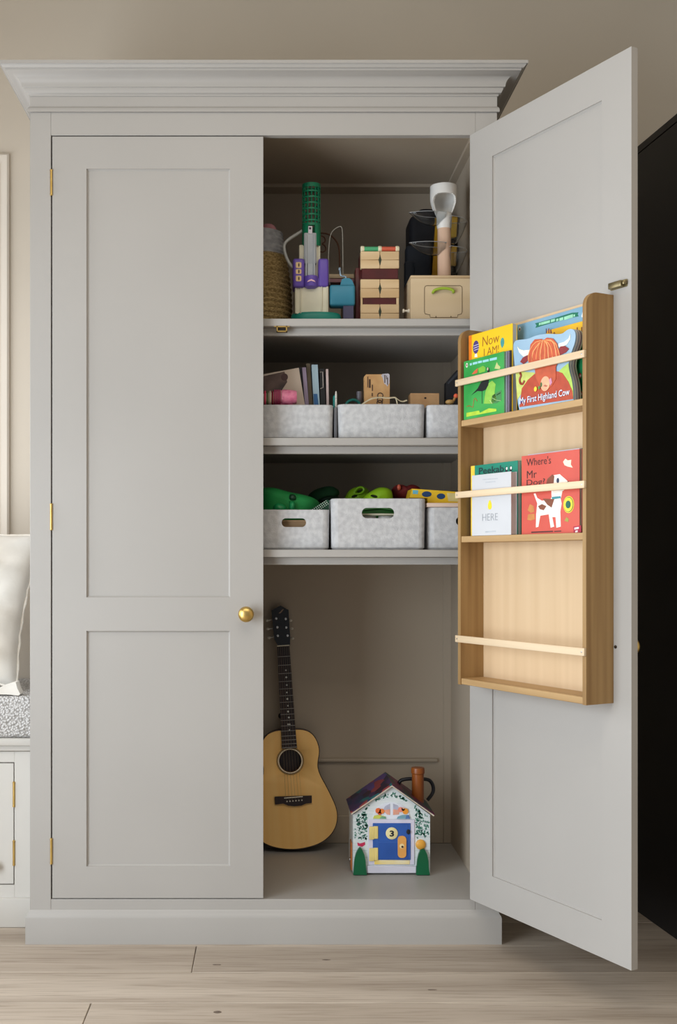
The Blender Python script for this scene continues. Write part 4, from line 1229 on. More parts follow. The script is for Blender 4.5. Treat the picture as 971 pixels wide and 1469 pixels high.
q6 = yb.uv(613.5, 714.5); b.prism([pts[0], pts[2], (pts[2][0], 0), (q6[0], 0.0), q6, yb.uv(587.5, 714)], 0, .10); b.build('carton', mat('yellow_card', (230, 188, 40), .5, c2=(222, 178, 30), scale=12), yb.o)
for p, c, rx_, rz_ in (((612, 709), (28, 62, 104), .0145, .0085), ((632.5, 712), (28, 62, 104), .0125, .0085)):
    q = yb.uv(*p); flat(circ(q[0], q[1], rx_, 20, rz_), 0, ink(c), yb.o, 'print_oval')
q = [yb.uv(*p) for p in ((592, 703), (600, 703.5), (599, 709), (592, 708.5))]; flat(q, 0, ink((104, 178, 196)), yb.o, 'print_square')
q = [yb.uv(*p) for p in ((641, 707), (662, 708.5), (662, 720), (643, 719))]; flat(q, 0, ink((206, 190, 130)), yb.o, 'print_patch')
rd = Fr('toy_figure', 'dark red toy figure lying behind the yellow spotted box', 'toy', Q6.M @ Vector((0, .14, zl)))
REDF = mat('dark_red_fabric', (122, 24, 22), .7, c2=(98, 18, 18), scale=24, bump=.3, bscale=60)
blob([(562, 717), (562, 704), (568, 695), (577, 693), (584, 697), (592, 693), (602, 696), (608, 702), (606, 717)], 0, .08, rd, REDF, 'body', rd.o)
x, z = rd.uv(572.5, 699, -.006); b = MB(); b.ell((x, -.002, z), .006, .006, .0095, 14, 10); b.build('hand', plastic((206, 96, 70)), rd.o)
# ================================================================== guitar
LEAN = 6.5
GD = .070
g0 = wpt(424, 1217.5, 1788)
GT = Fr('guitar', 'small acoustic guitar with pale spruce top leaning in the wardrobe', 'guitar', (g0.x, g0.y, BOTR + GD * math.sin(math.radians(LEAN)) + .0045), rotx(-LEAN) @ roty(-3.4))
half_px = [(427, 1046.5), (437, 1047.5), (446, 1051.5), (453, 1060), (457, 1071), (457.6, 1080), (455.4, 1092), (455, 1101), (459, 1113), (467, 1127), (476, 1145), (482, 1159), (483.8, 1171), (482, 1184), (475, 1197), (462, 1208), (445, 1214.5)]
half = [GT.uv(*p) for p in half_px]
zmin_ = 0.0
rt = [(max(.0, p[0]), p[1]) for p in half]
outl = rt + [(0, 0)] + [(-p[0], p[1]) for p in reversed(rt)]
outl = smooth_poly(outl, 2)
def scale_poly(pts, dx, cx_=0, cz_=.22):
    out = []
    n = len(pts)
    for i in range(n):
        a = Vector(pts[i - 1]); c = Vector(pts[(i + 1) % n]); t = (c - a).normalized()
        nn = Vector((t.y, -t.x))
        if nn.dot(Vector(pts[i]) - Vector((cx_, cz_))) < 0: nn = -nn
        q = Vector(pts[i]) + nn * dx; out.append((q.x, q.y))
    return out
SPRUCE = wood('spruce_top', (254, 206, 130), (246, 194, 114), 'z', .55, 40, 1.2, bump=.02)
ROSEW = wood('dark_rosewood', (44, 22, 16), (30, 14, 11), 'z', .35, 50, 2, bump=.03)
MAHO = wood('dark_mahogany', (58, 30, 20), (42, 20, 14), 'z', .35, 40, 2, bump=.03)
hx, hz = GT.uv(418, 1091.5)
hx = 0.0; hr = GT.uv(434, 1091.5)[0] - GT.uv(418, 1091.5)[0]
def cut(o, cutter):
    md = o.modifiers.new('cut', 'BOOLEAN'); md.operation = 'DIFFERENCE'; md.object = cutter; md.solver = 'EXACT'
    bpy.context.view_layer.update()
    me = bpy.data.meshes.new_from_object(o.evaluated_get(bpy.context.evaluated_depsgraph_get()))
    o.modifiers.clear(); o.data = me
    bpy.data.objects.remove(cutter)
body = MB().prism(scale_poly(outl, .0028), .0015, GD, True).build('body', MAHO, GT.o)
body.data.set_sharp_from_angle(angle=math.radians(40))
c = MB(); c.lathe([(hr, -.02), (hr, .055)], (hx, 0, hz), 40, 'y'); c = c.build('cutter', MAHO, GT.o)
cut(body, c)
top = MB().prism(outl, 0, .003).build('top_plate', SPRUCE, GT.o)
c = MB(); c.lathe([(hr, -.02), (hr, .02)], (hx, 0, hz), 40, 'y'); c = c.build('cutter', MAHO, GT.o)
cut(top, c)
for r_, w_, cc in ((hr * 1.06, .0016, (232, 222, 200)), (hr * 1.14, .0008, (60, 44, 30)), (hr * 1.22, .0011, (150, 120, 70))):
    b = MB(); b.lathe([(r_ - w_, .0), (r_ - w_, -.0006), (r_ + w_, -.0006), (r_ + w_, .0)], (hx, 0, hz), 48, 'y', cap=False); b.build('rosette_ring', ink(cc), GT.o)
# neck, fretboard, headstock
nl, nz = GT.uv(399, 927); nr = GT.uv(416.5, 927)[0]; fl, fz = GT.uv(405.5, 1074); fr_ = GT.uv(427, 1074)[0]
nw = (nr - nl) / 2; fw = (fr_ - fl) / 2
FB = [(-nw, nz), (nw, nz), (fw, fz), (-fw, fz)]
MB().prism(FB, -.007, -.0005).build('fretboard', ROSEW, GT.o)
b = MB(); zj = half[0][1] - .01
b.prism([(-nw * .9, nz), (nw * .9, nz), (fw * .9, zj), (-fw * .9, zj)], -.0005, .016); b.build('neck', MAHO, GT.o)
b = MB(); b.prism([(-fw * .6, zj - .002), (fw * .6, zj - .002), (fw * .6, zj + .03), (-fw * .6, zj + .03)], .003, .06); b.build('heel', MAHO, GT.o)
fy = [345, 392, 437, 480, 520, 557, 592, 628, 658, 690, 720, 748, 775, 797, 818, 838]
for v in fy:
    z = GT.uv(410, 850 + v / 3.767)[1]; t = (z - fz) / (nz - fz); ww = fw + (nw - fw) * t
    MB().tube([(-ww, -.0072, z), (ww, -.0072, z)], .0009, 6).build('fret', STEEL, GT.o)
PEARL = mat('pearl_inlay', (232, 232, 226), .3, c2=(214, 216, 214), scale=200)
for x, v, r_ in ((151, 420, .0026), (153, 458, .0034), (156, 500, .0028), (156, 540, .0025), (159, 575, .0034), (162, 612, .0026), (163, 643, .0033), (167, 675, .0032), (162, 712, .0023), (171, 712, .0028), (170, 742, .0023)):
    px, py = 370 + x / 3.767, 850 + v / 3.767
    q = GT.uv(px, py, -.007); MB().lathe([(r_, -.0066), (r_, -.0074)], (q[0], -.0022, q[1]), 10, 'y').build('inlay', PEARL, GT.o)
MB().box(-nw - .0004, nw + .0004, -.0085, .0, nz - .0015, nz + .0025, .0006, 1).build('nut', plastic((232, 224, 200)), GT.o)
vh_ = V(330, 850, 8.827)
hs = GT.poly([(610, 678), (597, 655), (560, 590), (548, 480), (522, 225), (575, 198), (640, 165), (690, 195), (740, 220), (762, 590), (760, 650), (757, 678)], vh_, 0)
hd = MB().prism(hs, -.002, .013).build('headstock', mat('black_gloss', (18, 14, 13), .25, c2=(24, 19, 18), scale=10), GT.o)
q = GT.poly([(612, 268), (640, 262), (660, 240), (680, 208), (660, 215), (640, 240), (625, 250)], vh_, -.002)
flat(q, -.002, ink((150, 128, 110)), hd, 'emblem')
for (px, py), (bx_, by_) in zip(((583, 330), (598, 440), (603, 548), (703, 335), (710, 443), (727, 545)), ((468, 352), (478, 460), (493, 572), (768, 352), (783, 455), (793, 578))):
    tx, tz = GT.uv(*vh_(px, py)); ex, ez = GT.uv(*vh_(bx_, by_))
    b = MB(); b.lathe([(.0042, -.002), (.0042, -.004), (.0026, -.0045), (.0026, -.012), (.003, -.0125)], (tx, 0, tz), 12, 'y')
    b.tube([(tx, .016, tz), (ex, .016, ez)], .0016, 6)
    tn = b.build('tuner', STEEL, GT.o)
    MB().ell((ex, .014, ez), .0056, .004, .0046, 12, 8).build('tuner_button', plastic((214, 208, 196)), tn)
# bridge, strings
vg = V(360, 1030, 6.936)
br_ = GT.poly([(235, 783), (605, 772), (605, 845), (545, 852), (500, 872), (430, 878), (370, 872), (320, 852), (240, 862)], vg, -.006)
bd = MB().prism(br_, -.0075, .0).build('bridge', ROSEW, GT.o)
s0 = GT.uv(*vg(330, 797), -.008); s1 = GT.uv(*vg(515, 782), -.008)
MB().tube([(s0[0], -.009, s0[1]), (s1[0], -.009, s1[1])], .0018, 6).build('saddle', plastic((232, 226, 210)), bd)
for k in range(6):
    t = k / 5
    p = GT.uv(*vg(358 + 148 * t, 830 - 12 * t), -.0075)
    MB().lathe([(.0022, -.007), (.0024, -.0095), (.001, -.0105)], (p[0], 0, p[1]), 10, 'y').build('bridge_pin', plastic((222, 214, 200)), bd)
    sx_ = s0[0] + (s1[0] - s0[0]) * (.08 + .84 * t); sz_ = s0[1] + (s1[1] - s0[1]) * (.08 + .84 * t)
    nx = -nw * .8 + 1.6 * nw * t
    MB().tube([(p[0], -.009, p[1]), (sx_, -.0108, sz_), (nx, -.0092, nz)], .00042 - .00003 * k, 5).build('string', mat('bronze_string', (150, 128, 100), .35, .9), GT.o)
kx_, kz_ = GT.uv(401.5, 1027, .02)
b = MB(); b.tube([(-fw * .5, .012, kz_), (kx_, .012, kz_)], .004, 8); b.ell((kx_, .012, kz_), .006, .006, .009, 12, 8); b.build('strap_knob', plastic((26, 18, 16)), GT.o)

# ================================================================== toy house
D_H = 1666
H = shelf_frame('toy_house', 'painted wooden toy doorbell house with blue door and patchwork roof', 'toy house', 562, D_H, 3)
vh = V(490, 1080, 6.473)
hu = lambda x, y, yy=0.0: H.uv(*vh(x, y), yy)
WHT = mat('white_clapboard', (226, 232, 232), .5, c2=(216, 224, 226), scale=30, stretch=(1, 1, 6))
HD = .168
xl_, _ = hu(106, 900); xr_, _ = hu(821, 900); zt_e = hu(106, 575)[1]; xa, za = hu(463, 312)
b = MB(); b.prism([(xl_, 0.004), (xr_, .004), (xr_, zt_e), (xa, za), (xl_, zt_e)], .0, HD); b.build('walls', WHT, H.o)
# clapboard joints
for zy in (640, 715, 780, 905, 970):
    for xa0, xa1 in ((108, 240), (680, 820)):
        q0 = hu(xa0, zy); q1 = hu(xa1, zy); b = MB(); b.box(q0[0], q1[0], -.0008, .0005, q0[1] - .0006, q0[1] + .0006); b.build('board_joint', ink((176, 190, 192)), H.o)
ROOF = patch_mat('patchwork_roof', [(40, 34, 58), (84, 62, 120), (24, 92, 98), (58, 44, 84), (46, 26, 46), (140, 56, 60), (30, 46, 82), (64, 40, 78)], 34, (1, .6, 1))
ROOF2 = patch_mat('maroon_roof', [(98, 26, 62), (70, 22, 50), (52, 26, 46), (30, 60, 58), (110, 30, 70)], 30, (1, .6, 1))
for sgn, m_, (ex, ey) in ((-1, ROOF, hu(88, 560)), (1, ROOF2, hu(850, 575))):
    ax, az = xa, hu(463, 300)[1]
    d = Vector((ex - ax, ey - az)).normalized(); nn = Vector((-d.y, d.x)); nn = nn if nn.y > 0 else -nn
    t = .0055
    pts = [(ax, az), (ex, ey), (ex + nn.x * t, ey + nn.y * t), (ax, az + t / abs(nn.y))]
    r_ = MB().prism(pts, -.012, HD + .006).build('roof', m_, H.o)
    # pale barge board on the gable front
    pts2 = [(ax, az - .002), (ex, ey - .002), (ex + nn.x * .0022, ey + nn.y * .0022), (ax, az + .002)]
    MB().prism(pts2, -.0136, -.012).build('barge_board', mat('cream_edge', (214, 204, 186), .5, c2=(196, 178, 160), scale=60), r_)
# chimney and strap handle
cx0, cz0 = H.uv(599, 1140, .075); cr_ = (H.uv(608.3, 1120, .075)[0] - H.uv(590.3, 1120, .075)[0]) / 2
cxm = (H.uv(608.3, 1120, .075)[0] + H.uv(590.3, 1120, .075)[0]) / 2
zc_t = H.uv(599, 1101, .075)[1]; zc_s = H.uv(599, 1110, .075)[1]
CHW = wood('orange_brown_wood', (150, 82, 30), (120, 60, 20), 'z', .35, 40, 3)
b = MB(); b.lathe([(cr_ * .95, cz0 - .03), (cr_ * .95, zc_s), (cr_ * 1.08, zc_s + .003), (cr_ * 1.08, zc_t - .005), (cr_ * 1.0, zc_t), (cr_ * .5, zc_t + .0015)], (cxm, .075, 0), 24); b.build('chimney', CHW, H.o)
b = MB()
pts = [(571, 1135, .12), (572, 1121, .12), (580, 1117.5, .12), (600, 1117, .12), (614, 1118, .12), (619, 1122, .12), (622, 1130, .12), (621, 1138, .12), (613, 1148, .12)]
b.tube(smooth3([(H.uv(*p)[0], p[2], H.uv(*p)[1]) for p in pts]), .0058, 8); b.build('carry_strap', plastic((26, 28, 36)), H.o)['label'] = 'black carry strap'
# front decoration
MB().box(hu(246, 0)[0], hu(676, 0)[0], -.003, .0, hu(0, 1038)[1], hu(0, 618)[1], .001, 1).build('door_frame', plastic((214, 210, 226)), H.o)
arch = [hu(*p) for p in ((285, 612), (300, 560), (330, 510), (380, 475), (462, 455), (545, 475), (595, 510), (625, 560), (640, 612))]
MB().prism(arch, -.0018, .0).build('fanlight', plastic((222, 226, 236)), H.o)
for pl in (((385, 535), (400, 495), (448, 470), (448, 575), (420, 570)), ((476, 470), (520, 485), (542, 530), (530, 570), (476, 575))):
    flat([hu(*p) for p in pl], -.0018, ink((176, 178, 196)), H.o, 'fanlight_pane')
for pl in (((385, 530), (448, 522), (448, 575), (420, 570)), ((476, 522), (540, 530), (530, 570), (476, 575))):
    flat([hu(*p) for p in pl], -.0024, ink((224, 162, 140)), H.o, 'fanlight_tint')
for p, c, r_ in (((338, 535), (224, 110, 60), 26), ((372, 540), (226, 128, 62), 24), ((352, 560), (206, 84, 52), 16), ((545, 525), (228, 140, 120), 24), ((590, 540), (232, 150, 52), 28), ((570, 520), (236, 180, 150), 16)):
    q = hu(*p); flat(circ(q[0], q[1], r_ / 6.473 * U * 1.08, 12), -.003, ink(c), H.o, 'painted_flower', .0012)
for pl, c in ((((290, 608), (300, 582), (345, 572), (408, 590), (412, 610)), (196, 200, 92)), (((350, 608), (370, 585), (408, 592), (412, 610)), (112, 160, 130)), (((510, 610), (520, 590), (560, 575), (620, 575), (635, 610)), (120, 164, 180)), (((590, 610), (600, 578), (622, 574), (636, 610)), (84, 118, 170))):
    flat([hu(*p) for p in pl], -.0026 - (.0006 if pl[0][0] in (350, 590) else 0), ink(c), H.o, 'painted_planter', .001)
MB().box(hu(236, 0)[0], hu(690, 0)[0], -.006, .0, hu(0, 1112)[1], hu(0, 1046)[1], .0012, 1).build('step', plastic((208, 206, 218)), H.o)
MB().box(hu(303, 0)[0], hu(632, 0)[0], -.0045, .0, hu(0, 1033)[1], hu(0, 993)[1], .001, 1).build('threshold', mat('yellow_white_step', (240, 208, 92), .5, c2=(240, 234, 214), scale=14), H.o)
BLUE = plastic((48, 92, 168))
dr = MB().box(hu(288, 0)[0], hu(638, 0)[0], -.0055, -.002, hu(0, 990)[1], hu(0, 650)[1], .0008, 1).build('door', BLUE, H.o)
MB().box(hu(338, 0)[0], hu(618, 0)[0], -.0065, -.005, hu(0, 985)[1], hu(0, 826)[1], .0008, 1).build('door_panel', plastic((42, 84, 160)), dr)
MB().box(hu(338, 0)[0], hu(618, 0)[0], -.0065, -.005, hu(0, 815)[1], hu(0, 660)[1], .0008, 1).build('door_panel', plastic((46, 90, 168)), dr)
for ya, yb_ in ((680, 800), (880, 1000)):
    hg = MB()
    for k in range(2):
        x0 = hu(254 + k * 43, 0)[0]; x1 = hu(293 + k * 43, 0)[0]
        hg.box(x0, x1, -.0085, -.005, hu(0, yb_ - (8 if k else 0))[1], hu(0, ya - (4 if k else 0))[1], .001, 2)
    hg.box(hu(290, 0)[0], hu(300, 0)[0], -.0095, -.005, hu(0, yb_ - 4)[1], hu(0, ya - 2)[1], .001, 2)
    hg.build('hinge', plastic((226, 204, 128)), dr)
q = hu(463, 742); r_ = 56 / 6.473 * U * 1.078
dd = MB().lathe([(r_, -.005), (r_, -.0085), (r_ * .93, -.0095)], (q[0], 0, q[1]), 28, 'y').build('number_disc', plastic((232, 218, 160)), dr)
text('3', q[0] - .0068, q[0] + .0068, q[1] - .0095, q[1] + .0095, -.0099, ink((30, 34, 44)), dd, 'numeral', bold=.04)
x0, z1 = hu(518, 765); x1, z0 = hu(597, 968)
lp = MB().prism(rrect(x0, x1, z0, z1, (x1 - x0) * .42, 6), -.0095, -.005).build('lock_plate', plastic((222, 160, 84)), dr)
q = hu(556, 858); MB().lathe([(.0075, -.0095), (.0075, -.0102), (.001, -.0104)], (q[0], 0, q[1]), 14, 'y').build('lock_button', plastic((236, 214, 160)), lp)
q = hu(560, 864); MB().lathe([(.0034, -.0102), (.0034, -.0112)], (q[0], 0, q[1]), 12, 'y').build('keyhole', plastic((60, 40, 24)), lp)
q = hu(616, 728); MB().lathe([(.0076, -.0055), (.0076, -.0085), (.004, -.0095)], (q[0], 0, q[1]), 18, 'y', sx=.8).build('magnet', plastic((26, 28, 34)), dr)
# bushes, pots
GBUSH = plastic((12, 92, 56))
for cx_, wy, top_ in ((171, 62, 880), (755, 62, 893)):
    pl = [(cx_ - wy, 1135), (cx_ - wy + 4, 1080), (cx_ - 52, 1000), (cx_ - 38, 940), (cx_ - 18, 900), (cx_, top_), (cx_ + 20, 902), (cx_ + 40, 945), (cx_ + 52, 1005), (cx_ + 56, 1080), (cx_ + 64, 1135)]
    P_ = [hu(*p, -.012) for p in pl]; P_ = [(p[0], max(0, p[1])) for p in P_]
    MB().prism(P_, -.012, -.0005).build('bush_foot', GBUSH, H.o)
flat([hu(*p) for p in ((145, 832), (170, 842), (216, 828), (218, 852), (190, 872), (150, 862))], 0, ink((196, 44, 84)), H.o, 'painted_flowerpot', .0012)
q = hu(733, 850); MB().lathe([(.0155, 0), (.0155, -.004), (.012, -.0075), (.002, -.009)], (q[0], 0, q[1]), 22, 'y').build('doorbell', plastic((226, 164, 62)), H.o)
# ivy painted up both sides and over the arch
rnd = random.Random(3)
iv = MB()
spots = []
for _ in range(110):
    spots.append((rnd.uniform(125, 240), rnd.uniform(565, 800)))
for _ in range(90):
    x = rnd.uniform(685, 808); spots.append((x, rnd.uniform(545 - (x - 685) * .0, 790)))
for _ in range(120):
    a = rnd.uniform(.02, PI - .02); rr_ = rnd.gauss(1, .05)
    spots.append((463 + 262 * math.cos(a) * rr_, 600 - 205 * math.sin(a) * rr_))
for (x, y) in spots:
    if 246 < x < 676 and y > 455 and abs(x - 463) < 175: continue
    q = hu(x, y)
    if q[1] > za - abs(q[0] - xa) * .78 - .004: continue
    a = rnd.uniform(0, PI); s_ = rnd.uniform(.0030, .0056)
    ca, sa = math.cos(a), math.sin(a)
    iv.prism([(q[0] + s_ * ca, q[1] + s_ * sa), (q[0] - s_ * .5 * sa, q[1] + s_ * .5 * ca), (q[0] - s_ * ca, q[1] - s_ * sa), (q[0] + s_ * .5 * sa, q[1] - s_ * .5 * ca)], -.0006, .0001)
o = iv.build('ivy_leaves', ink((58, 122, 104)), H.o); o['kind'] = 'stuff'; o['label'] = 'painted green ivy leaves'
# side doors glimpsed at the right and left
MB().box(xr_, xr_ + .004, .03, .075, .004, .07, .001, 1).build('side_door', plastic((34, 34, 46)), H.o)
MB().box(xl_ - .004, xl_, .03, .075, .004, .09, .001, 1).build('side_door', plastic((196, 116, 60)), H.o)
q = H.uv(503, 1233, .05); MB().ell((xl_ - .006, .05, q[1]), .004, .004, .006, 10, 8).build('side_knob', STEEL, H.o)

# ================================================================== picture books in the rack
PAG = mat('book_pages', (206, 204, 200), .8, c2=(188, 186, 184), scale=1, stretch=(1, 900, 1))
def rbook(name, label, shelf, n, thick, pxl, pxr, pyl, pyr, cover, pages=True, board=.0012, group=None):
    """a book standing in the rack: cover plane n metres out from the back of the rack"""
    M = R.M @ Vector((0, -n, 0)); 
    fr = Fr(name, label, 'book', (M.x, M.y, RSH[shelf] + .0003), rotz(PHI), group)
    x0, za_ = fr.uv(pxl, pyl); x1, zb_ = fr.uv(pxr, pyr)
    h = (za_ + zb_) / 2
    MB().box(x0, x1, 0, board, 0, h, .0005, 1).build('front_cover', cover, fr.o)
    if thick > board * 2.5:
        MB().box(x0, x1, thick - board, thick, 0, h, .0005, 1).build('back_cover', cover, fr.o)
        MB().box(x0, x0 + board, board, thick - board, 0, h).build('spine', cover, fr.o)
        MB().box(x0 + board, x1 - .0012, board, thick - board, .001, h - .0015).build('pages', PAG, fr.o)
    return fr, x0, x1, h
def cov(c, c2=None, sc=9):
    return mat('cover_%d_%d_%d' % c, c, .4, c2=c2 or tuple(min(255, int(v * 1.06)) for v in c), scale=sc)
def bars(fr, view, segs, y, m, name='print_line'):
    for (xa_, ya_, xb_, yb_, hgt) in segs:
        p = [fr.uv(*view(xa_, ya_), y), fr.uv(*view(xb_, yb_), y), fr.uv(*view(xb_, yb_ - hgt), y), fr.uv(*view(xa_, ya_ - hgt), y)]
        flat(p, y, m, fr.o, name, .0005)
def dots(fr, view, lst, y, name='print_dot', n=14):
    for x, y_, rx_, rz_, c in lst:
        q = fr.uv(*view(x, y_), y); flat(circ(q[0], q[1], rx_, n, rz_), y, ink(c), fr.o, name, .0005)
def fills(fr, view, lst, y, name='print_shape'):
    for pts, c in lst:
        flat([fr.uv(*view(*p), y) for p in pts], y, ink(c), fr.o, name, .0005)
v5 = V(655, 430, 7.768); v6 = V(730, 430, 8.09); vB = V(660, 500, 12.135); v7 = V(660, 640, 5.11); vA = V(760, 435, 11.42)
# --- upper row, left group
GB, gx0, gx1, gh = rbook('picture_book', 'bright green picture book with a black bird on its cover', 0, .0825, .0045, 665.2, 723, 517.5, 505.2, cov((44, 150, 66), (66, 168, 80), 14), board=.001)
for lb, n, px, c in (('grey-edged thin book directly behind the green bird book', .0775, 727.2, (128, 130, 140)), ('lavender thin book behind the grey-edged one', .0733, 729.8, (150, 136, 164)), ('black-covered thin book in front of the yellow balloon book', .0691, 732.6, (30, 26, 30))):
    rbook('picture_book', lb, 0, n, .0036, 669.8, px, 517, 505.0 + (727 - px) * .25, cov(c), board=.001)
YB_, yx0, yx1, yh = rbook('picture_book', 'yellow picture book with purple and teal balloons on its cover', 0, .0645, .016, 672.6, 735.2, 480.2, 465.2, cov((244, 200, 30), (240, 190, 22)), board=.0016)
q0 = YB_.uv(672.6, 480); q1 = YB_.uv(676.6, 480); flat([(q0[0], 0.001), (q1[0], .001), (q1[0], yh - .0006), (q0[0], yh - .0006)], 0, ink((226, 122, 30)), YB_.o, 'spine_print')
# print on the yellow book
q0 = YB_.uv(*v5(288, 505), 0); q1 = YB_.uv(*v5(475, 405), 0)
text('Now', q0[0], q1[0], q0[1] - .004, q0[1] + .0215, -.0006, ink((150, 84, 32)), YB_.o, bold=-.01, shear=.05)
q0 = YB_.uv(*v5(305, 620), 0); q1 = YB_.uv(*v5(470, 560), 0)
text('I AM!', q0[0], q1[0], q0[1] - .002, q0[1] + .018, -.0006, ink((150, 84, 32)), YB_.o, bold=-.01)
dots(YB_, v5, [(215, 528, .0125, .018, (74, 58, 118)), (510, 475, .0075, .0125, (70, 150, 148))], 0, 'balloon', 20)
bars(YB_, v5, [(188, 520, 248, 498, 7), (190, 545, 250, 522, 7), (196, 568, 246, 550, 7)], -.0006, ink((206, 200, 226)))
fills(YB_, v5, [(((200, 640), (205, 606), (225, 600), (232, 640)), (246, 240, 226)), (((500, 535), (508, 518), (514, 520), (512, 536)), (70, 150, 148))], 0)
# print on the green book
dots(GB, vB, [(118, 292, .0045, .0062, (226, 226, 214)), (118, 292, .0022, .0034, (120, 84, 66))], 0, 'roundel')
q = GB.uv(*vB(118, 292), -.0006); flat(circ(q[0], q[1], .0022, 12, .0034), -.0006, ink((120, 84, 66)), GB.o, 'roundel_spot')
bars(GB, vB, [(170, 298, 205, 290, 40), (222, 284, 300, 266, 40), (312, 260, 382, 246, 38), (396, 244, 500, 222, 40), (516, 218, 640, 192, 44)], 0, ink((150, 206, 214)), 'print_line')
fills(GB, vB, [(((195, 812), (270, 735), (310, 690), (360, 590), (440, 520), (490, 440), (455, 330), (500, 330), (515, 380), (500, 560), (495, 640), (440, 720), (385, 745), (300, 740)), (16, 18, 20)),
               (((205, 450), (250, 390), (310, 340), (300, 420), (260, 440)), (204, 96, 60)), (((315, 345), (400, 300), (440, 330), (435, 400), (330, 430)), (120, 182, 60)),
               (((600, 350), (640, 235), (660, 280), (700, 320), (690, 360)), (190, 196, 130)),
               (((415, 960), (440, 760), (500, 600), (560, 560), (620, 620), (600, 760), (640, 900), (560, 960)), (140, 192, 74)), (((540, 960), (560, 820), (640, 760), (720, 720), (720, 900), (640, 950)), (70, 130, 76)),
               (((110, 1190), (112, 1120), (200, 1105), (330, 1080), (345, 1120), (500, 1040), (630, 1050), (632, 1090)), (176, 206, 62))], 0)
for pth, c, w_ in ((((383, 740), (384, 850), (386, 960)), (16, 18, 20), .0007), (((120, 1010), (160, 995), (225, 1025), (245, 880), (265, 862), (300, 915)), (170, 96, 50), .0011), (((520, 900), (560, 960)), (214, 232, 170), .0008), (((640, 810), (705, 770)), (24, 60, 34), .0012), (((560, 860), (640, 900), (710, 910)), (170, 206, 150), .0007)):
    b = MB(); b.tube([(GB.uv(*vB(*p))[0], -.0006, GB.uv(*vB(*p))[1]) for p in pth], w_, 5); b.build('print_stroke', ink(c), GB.o)
dots(GB, vB, [(480, 355, .0028, .004, (190, 184, 150))], -.0007, 'bird_eye')
# --- upper row, right group
BB, bx0, bx1, bh = rbook('picture_book', 'tall pale blue picture book with a green ribbon banner, at the back of the rack', 0, .020, .010, 740.5, 839.5, 464.5, 440.5, cov((132, 172, 196), (120, 164, 190)), board=.0014)
fills(BB, vA, [(((85, 330), (200, 300), (400, 245), (560, 195), (690, 155), (797, 150), (783, 180), (800, 214), (690, 236), (560, 270), (400, 312), (200, 370), (90, 405), (112, 362)), (22, 108, 84))], 0, 'ribbon_banner')
bars(BB, vA, [(150, 365, 180, 355, 40), (186, 356, 330, 318, 42), (346, 314, 412, 294, 42), (432, 298, 470, 286, 38), (484, 292, 548, 272, 46), (562, 278, 706, 232, 54), (716, 224, 740, 216, 36)], -.0006, ink((150, 210, 176)), 'print_line')
dots(BB, v6, [(125, 340, .0045, .0062, (222, 226, 228))], 0, 'roundel'); dots(BB, v6, [(125, 342, .0024, .0036, (92, 40, 60))], -.0006, 'roundel_spot')
fills(BB, vA, [(((845, 215), (870, 125), (884, 120), (884, 235), (852, 230)), (228, 230, 232))], 0, 'print_shape')
fills(BB, v5, [(((632, 1215), (632, 1070), (668, 1060), (690, 1200)), (30, 140, 118)), (((634, 1060), (630, 950), (660, 940), (668, 1055)), (16, 38, 40)), (((632, 945), (628, 860), (655, 860), (660, 938)), (150, 166, 160))], -.0006, 'print_shape')
YR, _, _, _ = rbook('picture_book', 'yellow picture book with dark letters behind the cow-shaped book', 0, .030, .006, 783, 839.6, 472.8, 461.5, cov((240, 190, 36), (234, 178, 30)), board=.0012)
bars(YR, vA, [(768, 440, 786, 436, 42), (842, 476, 858, 472, 84), (868, 460, 888, 455, 66)], 0, ink((126, 66, 30)), 'letter_stroke')
fills(YR, vA, [(((265, 490), (262, 420), (275, 412), (285, 490)), (86, 60, 84)), (((300, 490), (298, 418), (316, 415), (325, 492)), (150, 80, 60)), (((335, 492), (335, 430), (350, 432), (365, 495)), (120, 66, 60)), (((380, 498), (400, 470), (420, 500)), (110, 60, 40))], 0)
GR, _, _, _ = rbook('picture_book', 'dark green book with small red roundels beside the cow-shaped book', 0, .043, .008, 800, 840.2, 488, 478.5, cov((24, 118, 70), (32, 130, 80)))
for (x, y) in ((825, 885), (835, 1093)):
    dots(GR, v6, [(x, y, .0048, .0066, (176, 36, 44))], 0, 'roundel'); dots(GR, v6, [(x + 2, y, .0026, .0036, (232, 222, 214))], -.0006, 'roundel_ring'); 
# cow-shaped board book
M = R.M @ Vector((0, -.0795, 0))
CB = Fr('cow_board_book', 'shaped board book with a shaggy ginger cow on its cover', 'book', (M.x, M.y, RSH[0] + .0003), rotz(PHI))
ol = [(120, 1250), (100, 1180), (90, 1000), (75, 850), (60, 700), (50, 560), (55, 500), (80, 470), (150, 462), (220, 455), (300, 420), (380, 400), (470, 395), (560, 400), (620, 395), (660, 360), (700, 338), (740, 340), (765, 365), (775, 420), (765, 500), (735, 580), (715, 640), (690, 740), (700, 820), (730, 930), (745, 1030), (750, 1155)]
P_ = [CB.uv(*v6(*p)) for p in ol]; P_ = [(p[0], max(0, p[1])) for p in P_]; P_[0] = (P_[0][0], 0); P_[-1] = (P_[-1][0], 0)
Ps = [P_[0]] + smooth_poly(P_, 1, False)[1:-1] + [P_[-1]]
MB().prism(Ps, 0, .004).build('front_cover', cov((150, 182, 206), (162, 192, 214)), CB.o)
for k, c in enumerate(((206, 206, 204), (150, 158, 170), (196, 190, 184), (120, 104, 112), (176, 184, 160))):
    MB().prism([(p[0], p[1]) for p in Ps], .0043 + .0042 * k, .0081 + .0042 * k).build('board_page', cov(c), CB.o)
L1 = -.0001
